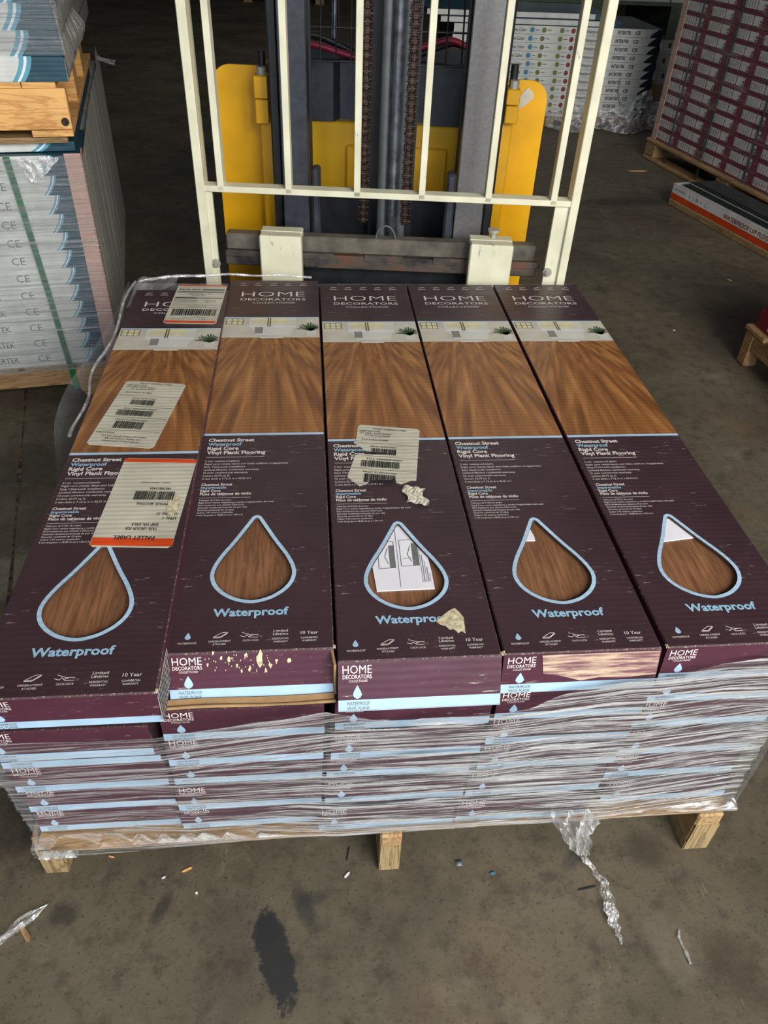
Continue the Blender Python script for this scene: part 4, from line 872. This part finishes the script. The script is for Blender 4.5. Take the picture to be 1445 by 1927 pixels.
# ------------------------------------------------------------------ back stack of white cartons
BX, BY = 2.50, 4.70; bh = .0445
def back_carton():
    b = arc_carton(bh, W=1.24, D=.6, txt=False, side='navy_board', a0=-.03); F = lambda u, v, w_=0: (u, -w_, v)
    b = MB(); b.box(-1.24, .045, 0, .6, 0, bh - .002, 'navy_board')
    cur = [(-.035 + .05 * (j / 6) ** 1.5, bh * j / 6 * .97) for j in range(7)]; b.add([F(-1.24, z, .001) for x, z in cur] + [F(x, z, .001) for x, z in cur], [(j, j + 1, 8 + j, 7 + j) for j in range(6)], 'white_board')
    for s_, u, wd in (('INTERTEK', -.24, .085), ('CE', -.13, .035), ('Waterproof', -.435, .08), ('Love Color', -.895, .095)): b.text(s_, F, u, bh * .30, bh * .40, 'black_ink' if s_ in ('INTERTEK', 'CE') else 'grey_ink', wd, eps=.002, bold=.03)
    for u, m_ in ((-.767, 'icon_blue'), (-.694, 'icon_green'), (-.584, 'icon_green'), (-.515, 'icon_red')): b.poly([[(u + .014 * math.cos(t), bh * .5 + .014 * math.sin(t)) for t in [2 * PI * i / 12 for i in range(12)]]], lambda a_, c_: F(a_, c_, .002), m_); b.rect(F, u + .02, u + .045, bh * .45, bh * .55, 'grey_ink', .002)
    return b.build('white_carton')
pr_ = back_carton()
for i in range(11):
    o = pr_ if i == 0 else copy_thing(pr_, (0, 0, 0)); o.location = (BX - .005 * (i % 2), BY, .052 + i * bh)
    tag(o, f'white INTERTEK carton with dark end, {["bottom", "second from bottom", "third from bottom", "fourth from bottom", "fifth from bottom", "middle", "fifth from top", "fourth from top", "third from top", "second from top", "topmost full one"][i]} of the back stack', 'carton', 'white cartons of the back stack')
for j, (dx_, dz_, dy) in enumerate(((-.22, 0, .02), (-.3, .032, .05), )):
    b = MB(); b.box(-1.1, 0, 0, .5, 0, .03, 'teal_board'); b.box(-1.1, -.08, -.001, 0, 0.002, .028, 'white_board'); o = b.build('white_carton', None, (BX + dx_, BY + dy, .052 + 11 * bh + dz_)); tag(o, ['thin white carton set back on the topmost full one of the back stack', 'uppermost thin white carton of the back stack'][j], 'carton')
bp = tag(empty('wooden_pallet', (BX - 1.24, BY - .03, 0)), 'low wooden pallet under the back stack of white cartons', 'pallet')
b = MB(); b.box(0, 1.27, 0, .7, .034, .05, 'pallet_wood'); b.build('deck_board', bp)
for x in (0, .58, 1.17): b = MB(); b.box(x, x + .1, 0, .7, 0, .033, 'pallet_wood'); b.build('runner', bp)
b = MB(); b.grid(30, 14, lambda u, v: (BX - .62 + .74 * u, BY - .06 - .14 * (1 - v) * abs(math.sin(u * 7)) - .02 * hsh(u, v), .006 + (.20 + .05 * math.sin(u * 9)) * v * (.4 + .6 * u) * (1 if u < .9 else .7)), 'loose_film', False)
b.grid(12, 10, lambda u, v: (BX - .98 + .22 * u, BY - .14 - .10 * (1 - v) - .03 * hsh(u, v), .005 + .2 * v), 'loose_film', False); tag(b.build('loose_film'), 'crumpled clear film bunched at the foot of the white back stack', 'film')
b = MB(); b.tube([(BX - .17, BY - .006, .28), (BX - .165, BY - .008, .2), (BX - .13, BY - .012, .12), (BX - .12, BY - .02, .045)], .005, 'edge_white', 6); tag(b.build('strap'), 'loose pale strap end hanging down the white back stack', 'strap')
# green pallet and pale cartons behind
gp = tag(empty('green_pallet', (2.05, 5.55, .0)), 'green-grey pallet loaded with pale cartons behind the white back stack', 'pallet')
zg0 = at(1270, 74, Y=5.55).z; zg1 = at(1270, 6, Y=5.55).z
b = MB(); b.box(-.3, 1.6, 0, .9, zg0, zg0 + .022, 'green_pallet'); b.build('bottom_board', gp); b = MB(); b.box(-.3, 1.6, 0, .9, zg1 - .02, zg1, 'green_pallet'); b.build('deck_board', gp)
for x in (-.3, .28, .86, 1.45): b = MB(); b.box(x, x + .14, 0, .9, zg0 + .0225, zg1 - .0205, 'green_pallet'); b.build('block', gp)
first = None
bb = MB(); gh = (zg0 - .096) / 3 - .001; bb.box(0, .36, 0, .5, 0, min(.098, gh), 'grey_board'); bb.box(.06, .13, -.002, 0, .03, .07, 'sticker'); bb.box(.18, .2, -.002, 0, .04, .07, 'black_ink'); pc = bb.build('pale_carton'); k_ = 0
RNM = ['bottom', 'second', 'third', 'fourth', 'fifth', 'top']
for r_ in range(3):
    for c_ in range(3):
        o = pc if k_ == 0 else copy_thing(pc, (0, 0, 0)); k_ += 1; o.location = (2.42 + c_ * .365 - .02 * (r_ % 2), 5.58, .095 + r_ * (zg0 - .096) / 3)
        tag(o, f'dim pale carton beside white back stack, {RNM[r_]} row, {["left", "middle", "right"][c_]} column', 'carton', 'pale cartons below the green pallet')
for c_ in range(5):
    for r_ in range(3):
        o = copy_thing(pc, (1.80 + c_ * .37, 5.58, zg1 + .001 + r_ * .1)); tag(o, f'pale carton on the green pallet, {RNM[r_]} row, {["first", "second", "third", "fourth", "fifth"][c_]} from the left', 'carton', 'pale cartons on the green pallet')
p2 = tag(empty('wooden_pallet', (2.38, 5.55, 0)), 'wooden pallet in shadow under the dim pale cartons at the back', 'pallet'); b = MB(); b.box(0, 1.1, 0, .6, .07, .094, 'pallet_dark'); b.build('deck_board', p2)
for x in (0, .5, 1.0): b = MB(); b.box(x, x + .1, 0, .6, 0, .0695, 'pallet_dark'); b.build('block', p2)

# ------------------------------------------------------------------ red stack on the right
RA = math.degrees(math.atan2(-.985, .172)); RF = Frame(2.33, 3.97, RA)     # local x runs toward the camera along the aisle
rh = .0605; rw = .222; rz0 = .108
b = MB(); b.box(0, rw - .004, 0, .5, 0, rh - .003, 'red_board'); F = lambda u, v, w_=0: (u, -w_, v)
b.rect(F, .014, .120, .010, .048, 'white_board', .001); b.rect(F, .126, .186, .010, .048, 'white_board', .001)
for q in range(5): b.rect(F, .020 + q * .020, .026 + q * .020, .014, .044, 'grey_board', .0015)
b.rect(F, .175, .184, .012, .022, 'black_ink', .002); b.rect(F, .175, .184, .026, .036, 'black_ink', .002)
rc = b.build('red_carton'); k_ = 0
CN = ['first', 'second', 'third', 'fourth', 'fifth', 'sixth']
for c_ in range(6):
    for r_ in range(12):
        o = rc if k_ == 0 else copy_thing(rc, (0, 0, 0)); k_ += 1; x = c_ * rw + .0012 * ((r_ * 7 + c_) % 3); p = RF.o + RF.e * x + RF.n * 0; o.location = (p.x, p.y, rz0 + r_ * rh); o.rotation_euler.z = RF.a
        tag(o, f'red white-labelled carton in right stack, {CN[c_]} column from back, {nm_rows[r_]}', 'carton', 'red cartons of the right stack')
rp = tag(empty('wooden_pallet', (RF.o.x, RF.o.y, 0), RF.a), 'wooden pallet with rounded corner under the wrapped red cartons', 'pallet')
b = MB(); b.box(-.03, 1.4, -.03, .6, .088, .106, 'pallet_wood', ch=.004); b.build('deck_board', rp)
b = MB(); b.box(-.03, 1.4, -.03, .05, .0, .018, 'pallet_wood', ch=.004); b.build('bottom_board', rp)
for x in (-.03, .66, 1.3): b = MB(); b.box(x, x + .1, -.025, .12, .0185, .0875, 'pallet_dark', ch=.004); b.build('block', rp)
rf = tag(empty('stretch_wrap', (RF.o.x, RF.o.y, 0), RF.a), 'wrinkled clear film around the red cartons at the right', 'film')
b = MB(); b.grid(50, 40, lambda u, v: (-.012 + 1.36 * u, -.012 - .004 * math.sin(v * 40 + u * 5), rz0 - .03 + (12 * rh + .06) * v + .01 * math.sin(u * 22)), 'red_film'); b.build('aisle_sheet', rf)
b = MB(); b.grid(4, 20, lambda u, v: (-.014, -.012 + .5 * u, rz0 - .02 + (12 * rh + .04) * v), 'red_film'); b.build('end_sheet', rf)
b = MB(); b.box(-.012, -.008, -.009, .04, rz0, rz0 + 12 * rh, 'corner_board_paper'); b.box(-.012, .03, -.0095, -.006, rz0, rz0 + 12 * rh, 'corner_board_paper'); tag(b.build('corner_board', None, (RF.o.x, RF.o.y, 0), RF.a), 'pale cardboard corner guard on the far edge of the red stack', 'corner guard')
for i, x in enumerate((.16, .47, .83, 1.15)):
    b = MB(); b.box(x, x + .014, -.0075, -.0055, .02, rz0 + 12 * rh, 'strap_dark'); tag(b.build('strap', None, (RF.o.x, RF.o.y, 0), RF.a), f'dark green strap down the red stack, {CN[i]} from the far end', 'strap', 'straps on the red stack')
tp = tag(empty('wooden_pallet', (RF.o.x, RF.o.y, rz0 + 12 * rh + .004), RF.a), 'pine pallet resting on top of the wrapped red stack', 'pallet'); b = MB(); b.box(-.0, 1.35, -.0, .5, 0.0, .018, 'pallet_wood'); b.build('bottom_board', tp)
for x in (.0, .5, 1.0): b = MB(); b.box(x, x + .14, 0, .5, .0185, .09, 'pallet_wood'); b.build('block', tp)
# boards, orange carton and bearer beside it
o0 = at(1256, 384, Z=0); o1 = at(1445, 490, Z=0); OA = math.degrees(math.atan2(o1.y - o0.y, o1.x - o0.x)); OF = Frame(o0.x, o0.y, OA)
b = MB(); b.box(0, 1.6, 0, .16, 0, .030, 'pallet_dark', ch=.003); tag(b.build('timber_bearer', None, (OF.o.x, OF.o.y, 0), OF.a), 'dark timber bearer on the floor under the orange carton', 'timber')
b = MB(); F = lambda u, v, w_=0: (u, -w_, v); b.box(.0, 1.3, .0, .16, .0, .066, 'orange_board'); b.rect(F, .004, 1.298, .027, .065, 'white_board', .0008); b.box(.0, 1.3, .0, .16, .066, .068, 'white_board')
zt_ = 0; b.text('WATERPROOF LVP FLOORING', F, .40, .034, .019, 'icon_red', .36, bold=.015, eps=.002); b.text('F · I · N · Y · L', F, .14, .036, .018, 'grey_ink', .13, eps=.002); b.text('VINYL FLOORING', F, .02, .044, .009, 'grey_ink', .09, eps=.002)
p = OF.o + OF.e * .0 + OF.n * .004; tag(b.build('orange_carton', None, (p.x, p.y, .031), OF.a), 'white and orange carton lettered WATERPROOF LVP FLOORING beside the red stack', 'carton')
for i in range(6):
    b = MB(); b.box(0, 1.35, 0, .11, 0, .0055, 'dark_plank', ch=.001)
    if i % 3 == 0: b.box(.001, 1.349, -.0012, .0, .001, .0045, 'edge_white')
    p = OF.o + OF.e * (.03 + .05 * hsh(i, 2) + i * .012) + OF.n * (.012 + .006 * i); tag(b.build('flooring_plank', None, (p.x, p.y, .0995 + i * .0062), OF.a), ['lowest dark plank on the orange carton with a pale edge', 'second dark plank up on the orange carton', 'third dark plank up on the orange carton', 'fourth dark plank up on the orange carton, pale edged', 'fifth dark plank up on the orange carton', 'topmost dark plank on the orange carton'][i], 'plank', 'dark planks on the orange carton')
# right edge pallet with red cartons
e0 = at(1407, 611, Z=.128); EF = Frame(e0.x, e0.y, -86)
ep = tag(empty('wooden_pallet', (EF.o.x, EF.o.y, 0), EF.a), 'splintered pine pallet corner at the right edge of the floor', 'pallet')
b = MB(); b.box(-.01, .10, 0, .9, .112, .128, 'pallet_wood', ch=.003); b.build('deck_board', ep)
for x in (.125, .26, .40, .54, .68): b = MB(); b.box(x, x + .10, 0, .9, .112, .128, 'pallet_wood', ch=.003); b.build('deck_board', ep)
for y in (.0, .42, .85):
    b = MB(); b.box(-.005, .045, y + .004, y + .05, .0, .1115, 'pallet_wood', ch=.006); b.box(.55, .78, y + .004, y + .05, .0, .1115, 'pallet_wood', ch=.004); b.box(.0451, .5499, y + .006, y + .048, .06, .1115, 'pallet_wood', ch=.002); b.build('stringer', ep)
b = MB(); b.box(0, .5, 0, .4, 0, .058, 'red_board'); F = lambda u, v, w_=0: (u, -w_, v); b.rect(F, .06, .15, .012, .045, 'white_board', .001); b.rect(F, .19, .29, .012, .045, 'white_board', .001); ec = b.build('red_carton')
for i in range(3):
    o = ec if i == 0 else copy_thing(ec, (0, 0, 0)); p = EF.o + EF.e * (.012 + .010 * i) + EF.n * (.02 + .006 * i); o.location = (p.x, p.y, .1285 + i * .0588); o.rotation_euler.z = EF.a
    tag(o, f'dark red carton on the pallet corner at the right edge, {["bottom", "middle", "top"][i]} one', 'carton', 'red cartons at the right edge')
# far pallet at the top
f0 = at(505, 12, Z=0); fp = tag(empty('wooden_pallet', (f0.x - .3, f0.y + .3, 0), .0), 'far wooden pallet showing slat ends behind the mast at the top', 'pallet')
b = MB(); b.box(0, 1.0, 0, .8, .1, .12, 'pallet_dark'); b.build('deck_board', fp)
for x in (.0, .28, .55, .85): b = MB(); b.box(x, x + .1, 0, .8, 0, .0995, 'pallet_dark'); b.build('block', fp)

# ------------------------------------------------------------------ litter on the floor
def splinter(px, py, L_, ang, mat='pine', wd=.003, label='thin pale wood splinter on the floor', nm='wood_splinter', th=.0018):
    p = at(px, py, Z=0); b = MB(); P_ = [(-L_ / 2, 0), (-L_ * .3, -wd / 2), (L_ * .35, -wd / 2), (L_ / 2, 0), (L_ * .3, wd / 2), (-L_ * .35, wd / 2)]
    b.prism(P_, lambda u, v, w_: (u, v, w_), th, mat); tag(b.build(nm, None, (p.x, p.y, .0002), ang), label, 'debris')
for a_ in [(352, 1637, .016, .4, 'pine', .003, 'short pale splinter on the floor left of the middle pallet leg'), (210, 1613, .010, -.3, 'pine', .002, 'tiny splinter on the floor by the left pallet leg'),
           (655, 1607, .024, 1.35, 'dark_plank', .0015, 'thin dark sliver on the floor left of the middle pallet leg'), (653, 1647, .012, .8, 'paper', .003, 'pale chip below the middle pallet leg'), (370, 1681, .004, 0, 'paper', .003, 'small white speck on open floor left of centre'),
           (1200, 322, .11, .05, 'pine', .014, 'pale wood chip on the floor behind the stacker at right'), (1372, 527, .02, -.9, 'pine', .004, 'small chip on the floor above the right edge pallet'), (927, 1644, .009, .1, 'icon_blue', .003, 'tiny blue scrap on the floor right of the middle leg'),
           (1268, 622, .008, .4, 'paper', .006, 'small white speck on the floor right of the cartons'), (308, 1652, .006, .5, 'paper', .002, 'tiny white fleck on the floor near the left leg'), (1105, 1672, .03, .15, 'dark_plank', .002, 'thin dark twig beside the film tail')]: splinter(*a_)
p = at(35, 1748, Z=0); b = MB(); b.grid(14, 6, lambda u, v: (-.045 + .09 * u, .018 * (v - .5) * math.sin(u * PI) , .002 + .007 * abs(math.sin(v * 5 + u * 4)) * math.sin(u * PI) + .001), 'loose_film', False); o = b.build('crumpled_film', None, (p.x, p.y, 0), .75); tag(o, 'crumpled strip of film on the floor at the lower left', 'film')
splinter(48, 1758, .028, -.9, 'pallet_wood', .007, 'brown leaf-like chip beside the crumpled film at lower left', 'wood_chip', .004)
pa = [at(*q, Z=.0) for q in [(1277, 1752), (1276, 1765), (1284, 1782), (1292, 1798), (1298, 1815)]]
b = MB(); b.tube([Vector((q.x, q.y, .0028)) for q in pa], [.0015, .0022, .0016, .0026, .0014], 'loose_film', 7); tag(b.build('film_thread'), 'short twisted thread of clear film on the floor at lower right', 'film')
p = at(863, 1624, Z=0); b = MB(); b.grid(6, 6, lambda u, v: ((u - .5) * .012, (v - .5) * .010, .0006 + .003 * math.sin(u * PI) * math.sin(v * PI)), 'tube_grey'); tag(b.build('gum_lump', None, (p.x, p.y, 0)), 'small grey lump on the floor right of the middle pallet leg', 'debris')
